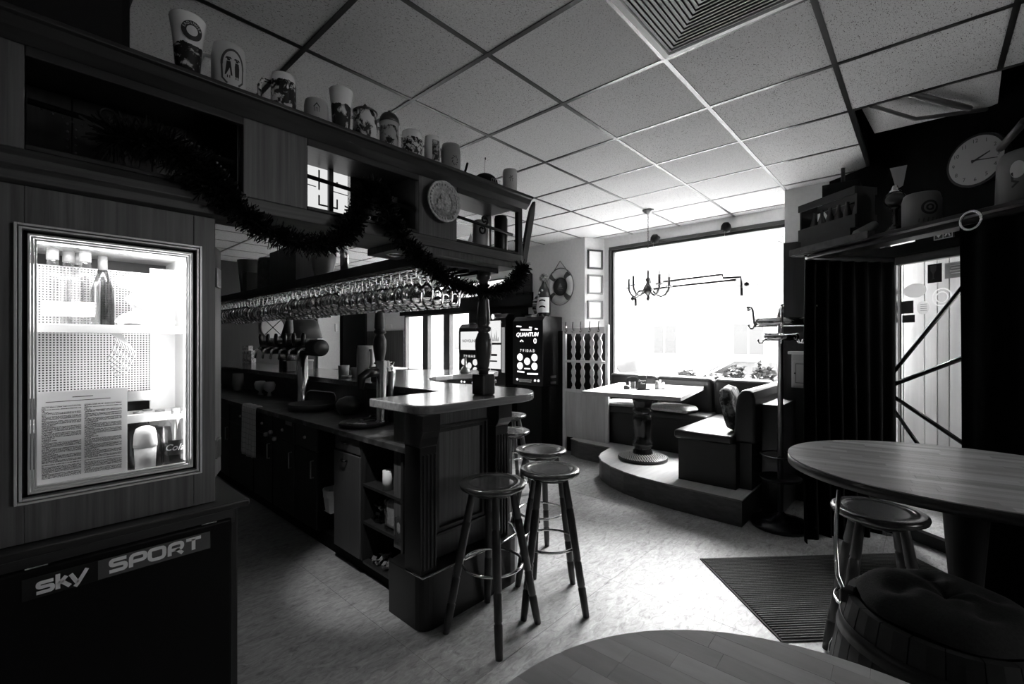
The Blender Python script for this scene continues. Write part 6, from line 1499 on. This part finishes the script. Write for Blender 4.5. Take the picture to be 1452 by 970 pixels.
# small things on worktop and counter
wt = [( 'beer_glass','pale glass pitcher on a mat at the far worktop, left of the glasses',(1.78,5.95,.88),[(0,0),(.045,0),(.05,.02),(.06,.06),(.055,.2),(.05,.2),(.05,.03),(0,.02)],plain('pitcher_pale',.35,.3)),
      ('ice_cream_cup','white topped cup on the worktop, left one of a pair',(1.80,5.30,.88),[(0,0),(.03,0),(.012,.04),(.05,.07),(.06,.12),(.045,.15),(0,.155)],CERW),
      ('ice_cream_cup','white topped cup on the worktop, right one of a pair',(1.82,5.10,.88),[(0,0),(.03,0),(.012,.04),(.05,.07),(.06,.12),(.045,.15),(0,.155)],CERW)]
for nm,l,c,pr,mt_ in wt: lathe_thing(nm,l,'cup',c,pr,mt_,24)
tray2 = lathe_thing('round_mat','round dark drip mat on the far worktop under the glass pitcher','mat',(1.80,5.9,.8805),[(.065,0),(.10,0),(.10,.004),(.065,.004)],plain('mat_grey',.06,.4),36)
big = lathe_thing('ceramic_jug','big pale ceramic jug standing on the counter','jug',(2.09,3.62,1.13),[(0,0),(.082,0),(.088,.01),(.085,.04),(.084,.22),(.081,.27),(.077,.29),(.07,.29),(.07,.01),(0,.01)],mottled('jug_cream',[(.3,.6),(.7,.7)],8,.3,.5,0,(6,6,.5)),32,handle_fn(.083,.10,.25,.035,plain('jug_handle',.45,.3),R(-100),.012))
lathe_thing('tea_light_glass','pale frosted tea light glass left of the big jug','glass',(2.10,4.05,1.13),[(0,0),(.045,0),(.05,.10),(.046,.10),(.042,.005),(0,.005)],plain('frosted_pale',.5,.4),24)
lathe_thing('tea_light_glass','greyer tea light glass between pale one and the jug','glass',(2.12,3.86,1.13),[(0,0),(.04,0),(.045,.085),(.04,.085),(.038,.005),(0,.005)],plain('frosted_grey',.3,.4),24)
lathe_thing('ash_tray','flat glass ashtray in front of the tea light glasses','ashtray',(2.02,3.84,1.13),[(0,0),(.04,0),(.045,.02),(.04,.02),(.035,.006),(0,.006)],plain('ashtray_glass',.4,.2),24)
fp = thing('figurine', 'small white bird-like figurine on the counter behind the tap column', 'figurine', (2.33,3.66,1.13))
q = MB(); q.lathe([(0,0),(.035,0),(.03,.02),(.026,.05),(.016,.09),(.018,.12),(.012,.145),(0,.15)], n=18); q.build('body', CERW, fp)
q = MB(); q.tube([(0,0,.13),(.03,-.02,.135)],[.01,.003],8); q.build('beak', CERW, fp)
lathe_thing('glass_vase','clear glass vase standing at the back corner of the counter','vase',(2.44,3.78,1.13),[(0,0),(.035,0),(.04,.04),(.02,.09),(.03,.13),(.026,.13),(.016,.09),(.034,.04),(.03,.004),(0,.004)],GLASSWARE,24)
dt = thing('dark_table', 'small dark side table carrying white crockery by the back windows', 'table', (4.3,7.0,0))
q = MB(); q.box(-.30,-.30,.0,.30,.30,.98); q.build('body', BLACKM, dt)
q = MB(); q.box(-.33,-.33,.98,.33,.33,1.0); q.build('top', plain('cloth_white',.6,.7), dt)
lathe_thing('crockery_stack','stack of white cups and a pot on the dark side table','crockery',(4.25,6.9,1.0),[(0,0),(.10,0),(.10,.03),(.05,.05),(.06,.12),(.02,.2),(.0,.24)],CERW,20)
o = MB().box(4.10,7.1,1.0,4.45,7.28,1.22).build('dark_case', plain('case_dark',.03,.5), bev=.01); tag(o,'dark case behind the white crockery on the side table','case')
pl_ = thing('counter_bell', 'small grey service bell on the counter far lobe', 'bell', (3.18,3.55,1.13))
q = MB(); q.lathe([(0,0),(.05,0),(.055,.01),(.035,.05),(.012,.07),(.012,.15),(0,.155)], n=18); q.build('bell', plain('bell_grey',.3,.3,.5), pl_)
sp_ = thing('white_card', 'white folded card lying on the dark inner ledge of the counter bay', 'card', (2.42,3.12,1.046), .5)
q = MB(); q.prism_axis([(-.13,0),(.13,0),(.13,.003),(.0,.018),(-.13,.003)], lambda a,b,d:(a,d,b), -.07,.07); q.build('card', PAPER, sp_)
for k,(x,y,w_,h_,l,v) in enumerate(((2.35,6.0,.10,.12,'round dark tin on the far counter under the beer taps',.02),(2.32,5.45,.12,.09,'small pale tin with printed lid on the far counter',.5))):
    lathe_thing('tin', l, 'tin', (x,y,1.13), [(0,0),(w_*.9,0),(w_*.9,h_),(w_*.95,h_),(w_*.95,h_+.02),(0,h_+.02)], plain('tin_%d'%k, v,.3), 24)
for k,(x,y,h_,l) in enumerate(((2.5,7.9,.26,'taller pale carton at the dark far end of the counter'),(2.46,7.65,.19,'shorter pale carton at the dark far end of the counter'))):
    o = MB().box(-.06,-.05,0,.06,.05,h_).build('carton', mottled('carton_print',[(.4,.12),(.6,.5)],18,.6,.3,0), bev=.004); o.location=(x,y,1.13); o.rotation_euler=(0,0,.7); tag(o,l,'carton')
# things standing on the glass rack
lathe_thing('white_vase','pale tapering vase on the overhead shelf in the gap below the garland','vase',(1.62,3.44,1.90),[(0,0),(.05,0),(.055,.01),(.085,.16),(.095,.22),(.09,.22),(.05,.02),(0,.02)],plain('vase_grey',.22,.3),28)
lathe_thing('steel_shaker','slim shiny shaker on the overhead shelf right of the vase','shaker',(1.64,3.15,1.90),[(0,0),(.03,0),(.032,.25),(.028,.26),(0,.262)],CHROME,20)
lathe_thing('grey_beaker','dull grey beaker on the far part of the overhead shelf','beaker',(1.60,5.0,1.90),[(0,0),(.07,0),(.075,.01),(.11,.36),(.10,.36),(.06,.02),(0,.02)],plain('beaker_grey',.05,.4),28)
lathe_thing('dark_stein','large dark carved stein on the overhead shelf','stein',(1.62,4.5,1.90),[(0,0),(.11,0),(.115,.02),(.11,.28),(.10,.32),(0,.33)],mottled('stein_dark',[(.4,.008),(.7,.05)],20,.3,.5,.3),28,handle_fn(.11,.08,.25,.05,plain('stein_handle',.015,.3),R(-100),.012))
o = MB().box(1.50,3.66,1.90,1.75,4.2,2.22).build('dark_chest', DARKOAK, bev=.004); tag(o,'long dark wooden chest on the overhead shelf','chest')
o = MB().box(1.5,4.78,1.90,1.7,4.9,2.12).build('dark_bin', BLACK, bev=.004); tag(o,'narrow black bin on the overhead shelf','bin')
# back of the room
wdk = thing('round_wall_disc', 'round pale disc with a dark cross on the far dark wall', 'disc', (3.25,8.97,1.72))
q = MB(); q.lathe([(0,-.03),(.19,-.03),(.20,-.02),(.20,0)], n=36, ax='y'); q.build('disc', plain('disc_pale',.5,.5), wdk)
q = MB(); 
for a in (pi/4,-pi/4): ribbon(q,[(-.19*cos(a),-.19*sin(a)),(.19*cos(a),.19*sin(a))],.016,lambda x,y:(x,-.032,y))
q.build('cross', BLACKM, wdk)
lp = thing('pendant_lamp', 'wide dark pendant lamp shade hanging in the dark back area', 'lamp', (2.62,6.2,1.5))
q = MB(); q.lathe([(.25,0),(.26,.01),(.20,.22),(.12,.28),(.115,.28),(.19,.215),(.24,.01)], n=36, closed=True); q.build('shade', plain('shade_dark',.02,.5), lp)
q = MB(); q.tube([(0,0,.27),(0,0,CZ-1.5-.008)],.006,6); q.build('cable', BLACK, lp); q = MB(); q.lathe([(.03,.26),(.03,.32),(.01,.34)],n=14); q.build('cap', BLACK, lp)
o = MB().box(4.10,8.94,.9,4.55,8.99,2.25).build('white_wall_panel', WALLW); tag(o,'pale narrow wall panel on the far wall beside the dark doorway','panel')
o = MB().box(4.44,8.91,1.66,4.52,8.94,1.82).build('switch_box', WHITE, bev=.004); tag(o,'white socket plate on the pale far wall panel','socket')
o = MB().box(4.6,8.9,0,5.1,8.99,2.3).build('dark_door', BLACKM, bev=.004); tag(o,'dark closed door in the far back wall','door')
o = MB().box(5.188,8.02,1.72,5.20,8.10,1.80).build('wall_switch', WHITE, bev=.003); tag(o,'small white switch on the pale wall above the panelling','switch')
